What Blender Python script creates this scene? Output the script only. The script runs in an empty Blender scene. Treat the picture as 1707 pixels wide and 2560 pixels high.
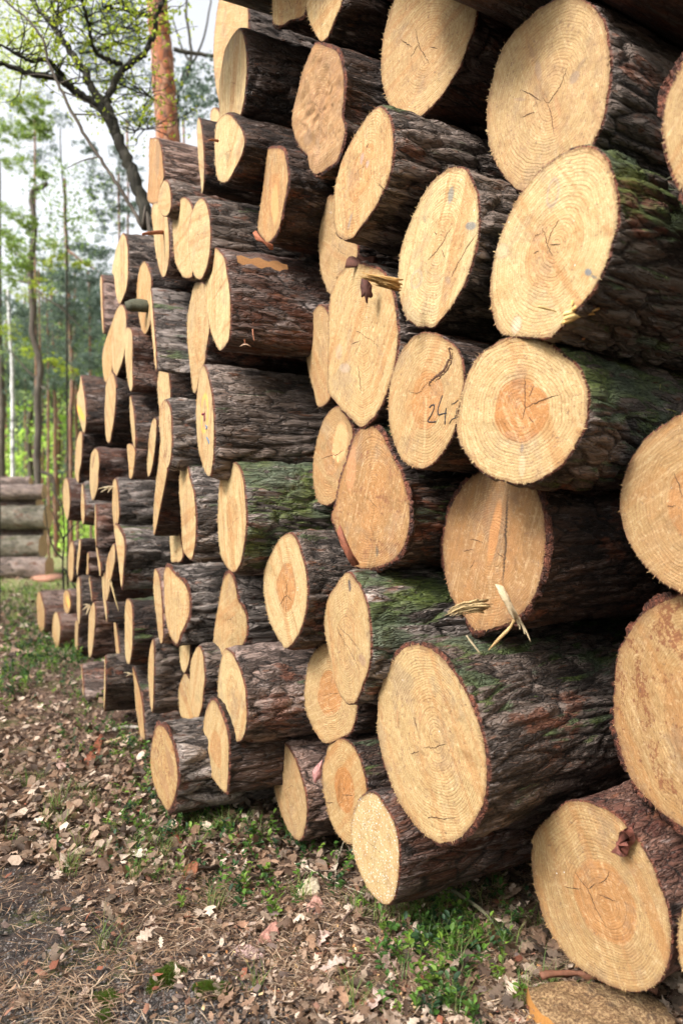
import bpy, math, random
import numpy as np
from mathutils import Vector, Matrix

# ------------------------------------------------------------------ camera, sky, sun, exposure
scn = bpy.context.scene
F, CX, CY = 1851.0, 853.5, 1306.0          # focal length and principal point of the 1707 x 2560 photograph
CAMZ = 1.2
cd = bpy.data.cameras.new('camera')
cam = bpy.data.objects.new('camera', cd); scn.collection.objects.link(cam)
cam.location = (0, 0, CAMZ); cam.rotation_euler = (math.radians(90), 0, 0)
cd.sensor_fit = 'VERTICAL'; cd.sensor_height = 36.0; cd.lens = F / 2560 * 36.0
cd.shift_y = (CY - 1280) / 2560
cd.clip_start = 0.05; cd.clip_end = 900
cd.dof.use_dof = True; cd.dof.focus_distance = 2.35; cd.dof.aperture_fstop = 2.4
scn.camera = cam

SUN_EL, SUN_AZ = math.radians(40), math.radians(230)   # azimuth measured clockwise from +Y (the view direction)
w = bpy.data.worlds.new('World'); scn.world = w; w.use_nodes = True
nt = w.node_tree; nt.nodes.clear()
sky = nt.nodes.new('ShaderNodeTexSky'); sky.sky_type = 'NISHITA'; sky.sun_disc = False
sky.sun_elevation = SUN_EL; sky.sun_rotation = SUN_AZ
sky.air_density = 1.0; sky.dust_density = 6.0; sky.ozone_density = 0.6
hs = nt.nodes.new('ShaderNodeHueSaturation'); hs.inputs['Saturation'].default_value = 0.16; hs.inputs['Value'].default_value = 1.0
hs.inputs['Value'].default_value = 1.1
bg = nt.nodes.new('ShaderNodeBackground'); bg.inputs['Strength'].default_value = 0.15
out = nt.nodes.new('ShaderNodeOutputWorld')
nt.links.new(sky.outputs[0], hs.inputs['Color']); nt.links.new(hs.outputs[0], bg.inputs['Color']); nt.links.new(bg.outputs[0], out.inputs[0])
sd = bpy.data.lights.new('sun', 'SUN'); sd.energy = 1.8; sd.angle = math.radians(14); sd.color = (1.0, 0.96, 0.9)
sun = bpy.data.objects.new('sun', sd); scn.collection.objects.link(sun)
sdir = Vector((math.sin(SUN_AZ) * math.cos(SUN_EL), math.cos(SUN_AZ) * math.cos(SUN_EL), math.sin(SUN_EL)))
sun.rotation_euler = (-sdir).to_track_quat('-Z', 'Y').to_euler()
sun.location = sdir * 20
scn.view_settings.view_transform = 'Standard'; scn.view_settings.look = 'None'
scn.view_settings.exposure = 1.46; scn.view_settings.gamma = 1.0

rng = np.random.default_rng(7); random.seed(7)
COL = scn.collection

# ------------------------------------------------------------------ helpers
def mesh_obj(name, verts, faces, mat, parent=None, attrs=None, smooth=False, fmat=None):
    """faces: list of index lists, or an (n,k) array."""
    me = bpy.data.meshes.new(name)
    verts = np.asarray(verts, dtype=np.float32).reshape(-1, 3)
    me.vertices.add(len(verts)); me.vertices.foreach_set('co', verts.ravel())
    blocks = faces if isinstance(faces, (list, tuple)) and len(faces) and isinstance(faces[0], np.ndarray) and faces[0].ndim == 2 else None
    if blocks is None:
        if isinstance(faces, np.ndarray): blocks = [faces]
        else:
            by = {}
            for f in faces: by.setdefault(len(f), []).append(f)
            blocks = [np.array(v, dtype=np.int32) for v in by.values()]
    loops = np.concatenate([b.ravel() for b in blocks]).astype(np.int32)
    sizes = np.concatenate([np.full(len(b), b.shape[1], dtype=np.int32) for b in blocks])
    assert loops.min() >= 0 and loops.max() < len(verts), name
    starts = np.concatenate([[0], np.cumsum(sizes)[:-1]]).astype(np.int32)
    me.loops.add(len(loops)); me.loops.foreach_set('vertex_index', loops)
    me.polygons.add(len(sizes)); me.polygons.foreach_set('loop_start', starts)
    try: me.polygons.foreach_set('loop_total', sizes)
    except Exception: pass
    if smooth: me.polygons.foreach_set('use_smooth', np.ones(len(sizes), dtype=bool))
    me.update(calc_edges=True)
    for m in (mat if isinstance(mat, (list, tuple)) else [mat]): me.materials.append(m)
    if fmat is not None: me.polygons.foreach_set('material_index', np.asarray(fmat, dtype=np.int32))
    for k, v in (attrs or {}).items():
        v = np.asarray(v, dtype=np.float32)
        if v.ndim == 1:
            a = me.attributes.new(k, 'FLOAT', 'POINT'); a.data.foreach_set('value', v)
        else:
            if v.shape[1] == 3: v = np.concatenate([v, np.ones((len(v), 1), np.float32)], 1)
            a = me.attributes.new(k, 'FLOAT_COLOR', 'POINT'); a.data.foreach_set('color', v.ravel())
    o = bpy.data.objects.new(name, me); COL.objects.link(o)
    if parent is not None: o.parent = parent
    return o

def empty(name, loc=(0, 0, 0)):
    o = bpy.data.objects.new(name, None); COL.objects.link(o); o.location = loc; o.empty_display_size = 0.1
    return o

def tag(o, label=None, cat=None, group=None, kind=None):
    if label: o['label'] = label
    if cat: o['category'] = cat
    if group: o['group'] = group
    if kind: o['kind'] = kind
    return o

def pix(px, py, z):
    """point at depth z on the sight line through a pixel of the photograph"""
    return np.array([(px - CX) / F * z, z, CAMZ + (CY - py) / F * z])

def hash3(ix, iy, iz, seed=0):
    h = (ix.astype(np.int64) * 73856093) ^ (iy.astype(np.int64) * 19349663) ^ (iz.astype(np.int64) * 83492791) ^ (seed * 2654435761)
    h &= 0xffffffff
    h = ((h ^ (h >> 16)) * 0x45d9f3b) & 0xffffffff
    h = ((h ^ (h >> 16)) * 0x45d9f3b) & 0xffffffff
    return ((h ^ (h >> 16)) & 0xffffff) / float(0xffffff)

def vnoise(p, seed=0):
    i = np.floor(p).astype(np.int64); f = p - i; f = f * f * (3 - 2 * f)
    r = 0
    for dx in (0, 1):
        for dy in (0, 1):
            for dz in (0, 1):
                wgt = (f[:, 0] if dx else 1 - f[:, 0]) * (f[:, 1] if dy else 1 - f[:, 1]) * (f[:, 2] if dz else 1 - f[:, 2])
                r = r + wgt * hash3(i[:, 0] + dx, i[:, 1] + dy, i[:, 2] + dz, seed)
    return r

def fbm(p, octaves=3, seed=0):
    r = 0; a = 0.5; t = 0
    for k in range(octaves):
        r = r + a * vnoise(p * (2.03 ** k) + 17.3 * k, seed + k); t += a; a *= 0.5
    return r / t

def cells(p, seed=0):
    """F1, F2 and a random value per cell"""
    i = np.floor(p).astype(np.int64)
    f1 = np.full(len(p), 9.0); f2 = np.full(len(p), 9.0); cid = np.zeros(len(p))
    for dx in (-1, 0, 1):
        for dy in (-1, 0, 1):
            for dz in (-1, 0, 1):
                cx, cy, cz = i[:, 0] + dx, i[:, 1] + dy, i[:, 2] + dz
                qx = cx + hash3(cx, cy, cz, seed + 1) - p[:, 0]
                qy = cy + hash3(cx, cy, cz, seed + 2) - p[:, 1]
                qz = cz + hash3(cx, cy, cz, seed + 3) - p[:, 2]
                d = np.sqrt(qx * qx + qy * qy + qz * qz)
                nearer = d < f1
                f2 = np.where(nearer, f1, np.minimum(f2, d))
                cid = np.where(nearer, hash3(cx, cy, cz, seed + 4), cid)
                f1 = np.where(nearer, d, f1)
    return f1, f2, cid

def tube(points, radii, n=8, rough=0.0, seed=0, cap=True):
    P = np.asarray(points, dtype=float); R = np.asarray(radii, dtype=float) * np.ones(len(P))
    T = np.gradient(P, axis=0); T /= np.linalg.norm(T, axis=1)[:, None] + 1e-9
    up = np.array([0.13, 0.21, 0.97]) if abs(T[0][2]) < 0.9 else np.array([1, 0.1, 0])
    V = []
    r_ = np.random.default_rng(seed)
    for k in range(len(P)):
        a = np.cross(T[k], up); a /= np.linalg.norm(a) + 1e-9; b = np.cross(T[k], a)
        up = -np.cross(T[k], a) if False else up
        th = np.arange(n) / n * 2 * math.pi
        rr = R[k] * (1 + rough * 2 * (vnoise(np.stack([np.cos(th) * 1.6, np.sin(th) * 1.6, np.full(n, k * .35)], 1), seed) - 0.5))
        V.append(P[k] + rr[:, None] * (np.cos(th)[:, None] * a + np.sin(th)[:, None] * b))
    V = np.concatenate(V); q = []
    K = len(P)
    i = np.arange(K - 1)[:, None] * n; j = np.arange(n)[None, :]; j2 = (j + 1) % n
    q = np.stack([i + j, i + j2, i + n + j2, i + n + j], -1).reshape(-1, 4)
    blocks = [q.astype(np.int32)]
    if cap:
        blocks.append(np.array([list(range(n - 1, -1, -1)), [(K - 1) * n + t for t in range(n)]], dtype=np.int32))
    return V, blocks

class Soup:
    """collects pieces of one thing and links them as one mesh"""
    def __init__(s): s.v = []; s.f = []; s.n = 0; s.a = []
    def add(s, V, blocks, col=None):
        V = np.asarray(V); s.v.append(V)
        for b in (blocks if isinstance(blocks, list) else [blocks]): s.f.append(np.asarray(b, dtype=np.int32) + s.n)
        s.n += len(V)
        s.a.append(np.tile(np.asarray(col if col is not None else (1, 1, 1), dtype=float), (len(V), 1)) if col is None or np.ndim(col) == 1 else np.asarray(col))
    def build(s, name, mat, parent=None, smooth=False):
        by = {}
        for b in s.f: by.setdefault(b.shape[1], []).append(b)
        blocks = [np.concatenate(v) for v in by.values()]
        return mesh_obj(name, np.concatenate(s.v), blocks, mat, parent, {'tint': np.concatenate(s.a)}, smooth)

def resample(P, per=6):
    """smooth closed curve through points"""
    P = np.asarray(P, float); n = len(P); out = []
    for i in range(n):
        p0, p1, p2, p3 = P[i - 1], P[i], P[(i + 1) % n], P[(i + 2) % n]
        for t in np.arange(per) / per:
            out.append(0.5 * ((2 * p1) + (-p0 + p2) * t + (2 * p0 - 5 * p1 + 4 * p2 - p3) * t * t + (-p0 + 3 * p1 - 3 * p2 + p3) * t ** 3))
    return np.array(out)

def even(P, m):
    """m points evenly spaced along a closed polyline"""
    Q = np.vstack([P, P[:1]]); L = np.concatenate([[0], np.cumsum(np.linalg.norm(np.diff(Q, axis=0), axis=1))])
    t = np.arange(m) / m * L[-1]
    return np.stack([np.interp(t, L, Q[:, k]) for k in range(Q.shape[1])], 1)

def spline(P, per=6):
    P = np.asarray(P, float); out = []
    for i in range(len(P) - 1):
        p0 = P[max(i - 1, 0)]; p1 = P[i]; p2 = P[i + 1]; p3 = P[min(i + 2, len(P) - 1)]
        for t in np.arange(per) / per:
            out.append(0.5 * ((2 * p1) + (-p0 + p2) * t + (2 * p0 - 5 * p1 + 4 * p2 - p3) * t * t + (-p0 + 3 * p1 - 3 * p2 + p3) * t ** 3))
    out.append(P[-1])
    return np.array(out)

# ------------------------------------------------------------------ materials
class NT:
    def __init__(s, name):
        s.m = bpy.data.materials.new(name); s.m.use_nodes = True; s.t = s.m.node_tree; s.t.nodes.clear()
        s.out = s.t.nodes.new('ShaderNodeOutputMaterial')
    def n(s, typ, ins=None, **kw):
        nd = s.t.nodes.new('ShaderNode' + typ)
        for k, v in kw.items(): setattr(nd, k, v)
        for k, v in (ins or {}).items():
            if isinstance(v, bpy.types.NodeSocket): s.t.links.new(v, nd.inputs[k])
            else: nd.inputs[k].default_value = v
        return nd
    def math(s, op, a, b=None, c=None, clamp=False):
        nd = s.t.nodes.new('ShaderNodeMath'); nd.operation = op; nd.use_clamp = clamp
        for k, v in enumerate((a, b, c)):
            if v is None: continue
            if isinstance(v, bpy.types.NodeSocket): s.t.links.new(v, nd.inputs[k])
            else: nd.inputs[k].default_value = v
        return nd.outputs[0]
    def mul(s, a, b): return s.math('MULTIPLY', a, b)
    def add(s, a, b): return s.math('ADD', a, b)
    def step(s, v, a, b, lo=0.0, hi=1.0):
        nd = s.n('MapRange', {0: v, 1: a, 2: b, 3: lo, 4: hi}, interpolation_type='SMOOTHSTEP'); return nd.outputs[0]
    def mix(s, f, a, b, mode='MIX'):
        nd = s.t.nodes.new('ShaderNodeMix'); nd.data_type = 'RGBA'; nd.blend_type = mode; nd.clamp_factor = True
        for k, v in ((0, f), (6, a), (7, b)):
            if isinstance(v, bpy.types.NodeSocket): s.t.links.new(v, nd.inputs[k])
            else: nd.inputs[k].default_value = v if k == 0 else (tuple(v) + (1,) if len(v) == 3 else v)
        return nd.outputs[2]
    def obj(s, name):
        nd = s.t.nodes.new('ShaderNodeAttribute'); nd.attribute_type = 'OBJECT'; nd.attribute_name = name; return nd
    def geo(s, name):
        nd = s.t.nodes.new('ShaderNodeAttribute'); nd.attribute_type = 'GEOMETRY'; nd.attribute_name = name; return nd
    def noise(s, vec, scale, detail=3, rough=0.5, dist=0.0):
        return s.n('TexNoise', {'Vector': vec, 'Scale': scale, 'Detail': detail, 'Roughness': rough, 'Distortion': dist})
    def vmap(s, vec, scale=(1, 1, 1), loc=(0, 0, 0), rot=(0, 0, 0)):
        return s.n('Mapping', {'Vector': vec, 'Location': loc, 'Rotation': rot, 'Scale': scale}).outputs[0]
    def vadd(s, a, b):
        nd = s.t.nodes.new('ShaderNodeVectorMath'); nd.operation = 'ADD'
        for k, v in enumerate((a, b)):
            if isinstance(v, bpy.types.NodeSocket): s.t.links.new(v, nd.inputs[k])
            else: nd.inputs[k].default_value = v
        return nd.outputs[0]
    def done(s, color, rough=0.8, bump=None, bstr=0.5, bdist=0.005, spec=0.3, coat=0.0):
        p = s.n('BsdfPrincipled', {'Base Color': color if isinstance(color, bpy.types.NodeSocket) else tuple(color) + (1,),
                                   'Roughness': rough, 'Specular IOR Level': spec})
        if bump is not None:
            b = s.n('Bump', {'Height': bump, 'Strength': bstr, 'Distance': bdist}); s.t.links.new(b.outputs[0], p.inputs['Normal'])
        s.t.links.new(p.outputs[0], s.out.inputs[0]); s.p = p
        return s.m

def wood_end_material():
    s = NT('sawn_wood')
    tc = s.n('TexCoord').outputs['Object']
    tone, heart, streak, stain, dirt, resin, crack = [s.obj(k).outputs['Fac'] for k in ('tone', 'heart', 'streak', 'stain', 'dirt', 'resin', 'crack')]
    seed = s.obj('seed').outputs['Fac']
    sv = s.n('CombineXYZ', {0: seed, 1: s.mul(seed, 1.7), 2: s.mul(seed, -2.3)}).outputs[0]
    P = s.vadd(tc, sv)
    rad = s.geo('rad').outputs['Fac']                      # metres from the pith along the section
    frac = s.geo('frac').outputs['Fac']                    # 0 at the pith, 1 at the rim
    n1 = s.noise(P, 5, 2).outputs['Fac']
    n2 = s.noise(P, 22, 3).outputs['Fac']
    rr = s.add(rad, s.add(s.mul(s.math('SUBTRACT', n1, 0.5), 0.05), s.mul(s.math('SUBTRACT', n2, 0.5), 0.008)))
    wob = s.noise(s.n('CombineXYZ', {0: s.mul(rr, 70.0), 1: 0.0, 2: seed}).outputs[0], 1.0, 2).outputs['Fac']
    ph = s.mul(rr, 2 * math.pi / 0.0075)
    ring = s.math('SINE', s.add(ph, s.mul(wob, 3.0)))
    ring2 = s.math('SINE', s.add(s.mul(rr, 2 * math.pi / 0.021), s.mul(wob, 4.0)))
    ringm = s.add(s.mul(s.step(ring, 0.0, 1.0), s.step(wob, 0.3, 0.7, 0.5, 1.0)), s.mul(s.step(ring2, 0.2, 1.0), 0.35))
    # colours
    sap = s.mix(tone, (0.52, 0.40, 0.205), (0.27, 0.138, 0.042))
    n3 = s.noise(P, 9, 4, 0.6).outputs['Fac']
    sap = s.mix(s.step(n3, 0.42, 0.75, 0, 0.55), sap, (0.47, 0.32, 0.145))
    sap = s.mix(s.step(n3, 0.5, 0.2, 0, 0.5), sap, s.mix(tone, (0.46, 0.28, 0.11), (0.34, 0.15, 0.05)))
    hn = s.add(frac, s.mul(s.math('SUBTRACT', n1, 0.5), 0.22))
    hm = s.mul(s.step(hn, 0.47, 0.40), heart)
    col = s.mix(s.mul(hm, 0.9), sap, (0.38, 0.155, 0.045))
    hedge = s.mul(s.mul(s.step(hn, 0.36, 0.42), s.step(hn, 0.47, 0.43)), heart)
    col = s.mix(s.mul(hedge, 0.5), col, (0.34, 0.13, 0.035))
    col = s.mix(s.step(tone, 0.62, 0.85, 0, 0.7), col, s.mix(n3, (0.17, 0.075, 0.028), (0.34, 0.17, 0.065)))
    # long grain streaks of an oblique cut, running up the face (local Y)
    gs = s.noise(s.vmap(P, (1.0, 0.06, 1.0)), 110, 3, 0.7).outputs['Fac']
    gs2 = s.noise(s.vmap(P, (1.0, 0.05, 1.0)), 38, 3, 0.6).outputs['Fac']
    ringamt = s.math('SUBTRACT', 0.80, s.mul(streak, 0.66))
    col = s.mix(s.mul(ringm, ringamt), col, s.mix(0.5, col, (0.20, 0.085, 0.028)))
    col = s.mix(s.mul(s.step(gs, 0.5, 0.66), s.add(s.mul(streak, 0.7), 0.10)), col, (0.22, 0.12, 0.045))
    col = s.mix(s.mul(s.step(gs2, 0.50, 0.64), s.mul(streak, 0.75)), col, (0.38, 0.19, 0.065))
    # saw marks
    rot = s.n('VectorRotate', {'Vector': P, 'Angle': s.mul(seed, 1.3)}, rotation_type='Z_AXIS').outputs[0]
    saw = s.noise(s.vmap(rot, (0.05, 1.0, 1.0)), 120, 2, 0.7).outputs['Fac']
    saw2 = s.noise(s.vmap(rot, (0.04, 1.0, 1.0)), 22, 2, 0.6).outputs['Fac']
    col = s.mix(s.step(saw, 0.52, 0.70, 0, 0.28), col, (0.64, 0.48, 0.27))
    col = s.mix(s.step(saw2, 0.5, 0.35, 0, 0.6), col, (0.34, 0.16, 0.055))
    # fuzz of torn fibres: grain at the few millimetre scale
    fz = s.noise(P, 210, 3, 0.8).outputs['Fac']
    fz2 = s.noise(P, 75, 4, 0.75).outputs['Fac']
    col = s.mix(s.step(fz, 0.52, 0.68, 0, 0.55), col, (0.22, 0.11, 0.04))
    col = s.mix(s.step(fz2, 0.48, 0.33, 0, 0.30), col, (0.70, 0.55, 0.33))
    col = s.mix(s.step(fz2, 0.57, 0.70, 0, 0.45), col, (0.22, 0.11, 0.045))
    gw = s.noise(P, 6.5, 5, 0.7).outputs['Fac']
    col = s.mix(s.step(gw, 0.53, 0.66, 0, 0.6), col, s.mix(0.55, col, (0.17, 0.125, 0.095)))
    col = s.mix(s.step(gw, 0.46, 0.32, 0, 0.6), col, s.mix(0.6, col, (0.34, 0.155, 0.045)))
    # weather stains, dirt (also shade painted on the upper right ends), resin beads
    st = s.noise(P, 14, 6, 0.75).outputs['Fac']
    spk = s.noise(P, 95, 4, 0.7).outputs['Fac']
    sm = s.mul(s.step(s.add(s.mul(st, 0.6), s.mul(spk, 0.4)), 0.52, 0.58), stain)
    col = s.mix(s.mul(sm, 0.85), col, (0.20, 0.075, 0.03))
    dk = s.step(spk, 0.60, 0.67)
    col = s.mix(s.mul(dk, 0.6), col, (0.13, 0.07, 0.05))
    col = s.mix(s.mul(dirt, s.step(st, 0.35, 0.65, 0.35, 1.0)), col, s.mix(0.5, col, (0.26, 0.17, 0.10)))
    edge = s.step(s.add(frac, s.mul(s.math('SUBTRACT', n2, 0.5), 0.10)), 0.93, 1.02)
    col = s.mix(s.mul(edge, 0.75), col, (0.17, 0.09, 0.045))
    rs = s.n('TexVoronoi', {'Vector': P, 'Scale': 110.0}).outputs['Distance']
    rsm = s.mul(s.step(rs, 0.26, 0.16), s.math('GREATER_THAN', s.add(s.mul(resin, 0.6), s.mul(s.noise(P, 30, 2).outputs['Fac'], 0.75)), 0.56))
    col = s.mix(s.mul(rsm, 0.8), col, (0.80, 0.79, 0.82))
    # radial drying cracks, each its own length
    sp = s.n('SeparateXYZ', {0: tc}).outputs
    ang = s.add(s.math('ARCTAN2', sp[1], sp[0]), s.mul(s.math('SUBTRACT', s.noise(P, 18, 3).outputs['Fac'], 0.5), 0.9))
    sec = s.add(s.mul(ang, 6 / (2 * math.pi)), s.add(seed, 6.0))
    fl = s.math('FLOOR', sec)
    fr = s.math('ABSOLUTE', s.math('SUBTRACT', s.math('SUBTRACT', sec, fl), 0.5))
    wn = s.n('TexWhiteNoise', {1: s.math('MODULO', fl, 6.0)}, noise_dimensions='1D').outputs['Value']
    wdt = s.mul(s.mul(fr, s.mul(rad, 1.047)), 1.0)
    cm = s.mul(s.math('LESS_THAN', wdt, 0.00085), s.math('LESS_THAN', frac, s.mul(wn, 0.50)))
    cm = s.mul(cm, s.mul(crack, s.step(fz2, 0.38, 0.5)))
    col = s.mix(s.mul(cm, 0.85), col, (0.07, 0.03, 0.015))
    # knots, paint and other marks carried by the mesh
    mk = s.geo('mark')
    col = s.mix(mk.outputs['Alpha'], col, mk.outputs['Color'])
    hgt = s.add(s.add(s.mul(fz, 0.9), s.mul(fz2, 1.0)), s.add(s.mul(ringm, 0.35), s.add(s.mul(saw, 0.6), s.mul(gs, s.mul(streak, 0.7)))))
    hgt = s.add(hgt, s.mul(cm, -4.0))
    return s.done(col, 0.75, hgt, 0.55, 0.004, 0.25)

def bark_material():
    s = NT('pine_bark')
    tc = s.n('TexCoord').outputs['Object']
    A, B = s.obj('colA').outputs['Color'], s.obj('colB').outputs['Color']
    moss = s.obj('moss').outputs['Fac']; seed = s.obj('seed').outputs['Fac']; gloss = s.obj('gloss').outputs['Fac']
    sv = s.n('CombineXYZ', {0: seed, 1: s.mul(seed, 1.7), 2: s.mul(seed, -2.3)}).outputs[0]
    P = s.vadd(tc, sv)
    bs = s.math('ADD', 0.72, s.mul(s.math('FRACT', s.mul(seed, 3.7)), 0.62))
    Ps = s.vmap(s.n('VectorMath', {0: P, 3: bs}, operation='SCALE').outputs[0], (0.24, 1, 1))
    crk = s.geo('crk').outputs['Fac']; cid = s.geo('cid').outputs['Fac']; rimv = s.geo('rimv').outputs['Fac']
    wv = s.noise(Ps, 20, 3, 0.6)
    W = s.vadd(Ps, s.n('VectorMath', {0: wv.outputs['Color'], 1: (0.11, 0.11, 0.11)}, operation='MULTIPLY').outputs[0])
    vo = s.n('TexVoronoi', {'Vector': W, 'Scale': 48.0}, feature='DISTANCE_TO_EDGE').outputs['Distance']
    vc = s.n('TexVoronoi', {'Vector': W, 'Scale': 48.0}).outputs['Color']
    vcs = s.n('SeparateXYZ', {0: vc}).outputs[0]
    big = s.noise(P, 4.5, 3, 0.6).outputs['Fac']
    med = s.noise(Ps, 45, 4, 0.65).outputs['Fac']
    fine = s.noise(Ps, 220, 3, 0.7).outputs['Fac']
    t = s.add(s.mul(cid, 0.45), s.add(s.mul(vcs, 0.35), s.mul(big, 0.35)))
    col = s.mix(s.step(t, 0.25, 0.85), A, B)
    pt = s.step(s.noise(s.vmap(P, (0.5, 1, 1)), 6.5, 5, 0.65).outputs['Fac'], 0.58, 0.63)
    col = s.mix(s.mul(pt, 0.75), col, s.mix(s.step(med, 0.4, 0.6), (0.115, 0.034, 0.017), (0.22, 0.085, 0.045)))
    # pale scaly highlights and ochre inner layers
    col = s.mix(s.mul(s.step(med, 0.54, 0.66), s.step(big, 0.42, 0.62)), col, s.mix(0.5, B, (0.46, 0.38, 0.35)))
    col = s.mix(s.mul(s.step(med, 0.46, 0.34), s.step(vcs, 0.5, 0.8)), col, s.mix(0.5, A, (0.22, 0.09, 0.045)))
    fl = s.step(vo, 0.10, 0.015)
    msk = s.noise(Ps, 8, 3, 0.6).outputs['Fac']
    col = s.mix(s.mul(fl, s.step(msk, 0.35, 0.65, 0.05, 0.6)), col, (0.022, 0.016, 0.013))
    col = s.mix(s.mul(s.step(crk, 0.22, 0.02), 0.90), col, (0.016, 0.011, 0.009))
    col = s.mix(s.step(fine, 0.52, 0.75, 0, 0.45), col, s.mix(0.75, col, (0.02, 0.015, 0.012)))
    col = s.mix(s.step(fine, 0.45, 0.25, 0, 0.35), col, s.mix(0.5, col, (0.60, 0.54, 0.50)))
    # moss and algae on the upper side
    nz = s.n('SeparateXYZ', {0: s.n('NewGeometry').outputs['Normal']}).outputs[2]
    mn = s.noise(Ps, 11, 4, 0.65).outputs['Fac']
    mm = s.step(s.add(s.add(s.mul(nz, 0.10), mn), s.add(s.mul(moss, 0.36), s.mul(s.math('SUBTRACT', med, 0.5), 0.35))), 0.76, 0.84)
    mm = s.mul(mm, s.math('GREATER_THAN', moss, 0.02))
    mcol = s.mix(s.step(s.noise(P, 7, 2).outputs['Fac'], 0.35, 0.65), (0.085, 0.118, 0.018), (0.095, 0.125, 0.075))
    mcol = s.mix(s.step(fine, 0.4, 0.7), mcol, (0.02, 0.03, 0.010))
    col = s.mix(s.mul(mm, 0.85), col, mcol)
    # freshly cut bark edge round the sawn end
    rc = s.mix(s.step(med, 0.4, 0.65), (0.17, 0.055, 0.030), (0.050, 0.020, 0.013))
    col = s.mix(rimv, col, rc)
    h = s.add(s.add(s.mul(s.step(vo, 0.0, 0.16), 1.0), s.mul(med, 1.2)), s.add(s.mul(fine, 0.55), s.add(s.mul(vcs, 1.3), s.mul(mm, 0.8))))
    rg = s.math('SUBTRACT', s.step(med, 0.3, 0.7, 0.9, 0.62), s.mul(gloss, 0.25))
    return s.done(col, rg, h, 0.9, 0.007, 0.35)

def tint_material(name, rough=0.7, trans=0.0, scale=60, var=0.3, spec=0.3, bd=0.001):
    s = NT(name)
    tc = s.n('TexCoord').outputs['Object']
    c = s.geo('tint').outputs['Color']
    n = s.noise(tc, scale, 3, 0.6).outputs['Fac']
    col = s.mix(s.step(n, 0.35, 0.7, 0, var), c, s.mix(0.7, c, (0.02, 0.015, 0.01)))
    s.done(col, rough, n, 0.4, bd, spec)
    if trans > 0:
        tr = s.n('BsdfTranslucent', {'Color': col}).outputs[0]
        mx = s.n('MixShader', {0: trans, 1: s.p.outputs[0], 2: tr}).outputs[0]
        s.t.links.new(mx, s.out.inputs[0])
    return s.m

def trunk_material(name, a, b, dark, scale=18, stretch=0.25, bands=False):
    s = NT(name)
    tc = s.n('TexCoord').outputs['Object']
    st = s.vmap(tc, (1, 1, stretch) if not bands else (0.35, 0.35, 1.6))
    wv = s.noise(st, scale * 0.5, 3).outputs['Color']
    W = s.vadd(st, s.n('VectorMath', {0: wv, 1: (0.06, 0.06, 0.06)}, operation='MULTIPLY').outputs[0])
    vo = s.n('TexVoronoi', {'Vector': W, 'Scale': float(scale)}, feature='DISTANCE_TO_EDGE').outputs['Distance']
    vc = s.n('SeparateXYZ', {0: s.n('TexVoronoi', {'Vector': W, 'Scale': float(scale)}).outputs['Color']}).outputs[0]
    n = s.noise(st, scale * 0.3, 4, 0.7).outputs['Fac']
    col = s.mix(s.step(s.add(s.mul(vc, 0.5), s.mul(n, 0.6)), 0.3, 0.75), a, b)
    col = s.mix(s.step(vo, 0.09, 0.0, 0, 0.8 if not bands else 0.2), col, dark)
    col = s.mix(s.step(n, 0.56, 0.64, 0, 0.9), col, dark)
    return s.done(col, 0.85, s.add(vo, n), 0.8, 0.01, 0.2)

def ground_material():
    s = NT('forest_floor')
    tc = s.n('TexCoord').outputs['Object']
    xyz = s.n('SeparateXYZ', {0: tc}).outputs
    n1 = s.noise(tc, 1.3, 4, 0.6).outputs['Fac']; n2 = s.noise(tc, 9, 5, 0.65).outputs['Fac']
    n3 = s.noise(tc, 60, 4, 0.7).outputs['Fac']; n4 = s.noise(tc, 260, 3, 0.7).outputs['Fac']
    soil = s.mix(s.step(n2, 0.35, 0.65), (0.014, 0.014, 0.015), (0.036, 0.036, 0.038))
    soil = s.mix(s.step(n4, 0.5, 0.7, 0, 0.6), soil, (0.080, 0.078, 0.080))
    litter = s.mix(s.step(n3, 0.35, 0.65), (0.06, 0.036, 0.026), (0.20, 0.125, 0.09))
    litter = s.mix(s.step(n4, 0.5, 0.72, 0, 0.6), litter, (0.28, 0.19, 0.14))
    lm = s.step(s.add(n2, s.mul(s.math('SUBTRACT', n1, 0.5), 0.5)), 0.38, 0.55)
    near = s.step(s.add(xyz[1], s.mul(xyz[0], 0.9)), 1.25, 2.3)      # bare trodden soil towards the track at the near left
    lm = s.math('MULTIPLY', s.add(s.mul(lm, 0.28), s.mul(near, 0.75)), 1.0, clamp=True)
    col = s.mix(lm, soil, litter)
    mo = s.step(s.noise(tc, 3.2, 4, 0.6).outputs['Fac'], 0.52, 0.66)
    moc = s.mix(s.step(n3, 0.4, 0.6), (0.05, 0.075, 0.012), (0.11, 0.14, 0.028))
    col = s.mix(s.mul(mo, s.step(n3, 0.35, 0.6, 0, 0.75)), col, moc)
    far = s.step(xyz[1], 6.0, 14.0)
    fc = s.mix(s.step(n2, 0.42, 0.6), (0.24, 0.20, 0.10), (0.12, 0.19, 0.05))
    fc = s.mix(s.step(n1, 0.55, 0.7, 0, 0.6), fc, (0.34, 0.22, 0.14))
    col = s.mix(far, col, fc)
    h = s.add(s.mul(n2, 2.0), s.add(n3, s.mul(n4, 0.6)))
    return s.done(col, 0.9, h, 0.7, 0.012, 0.2)

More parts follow.
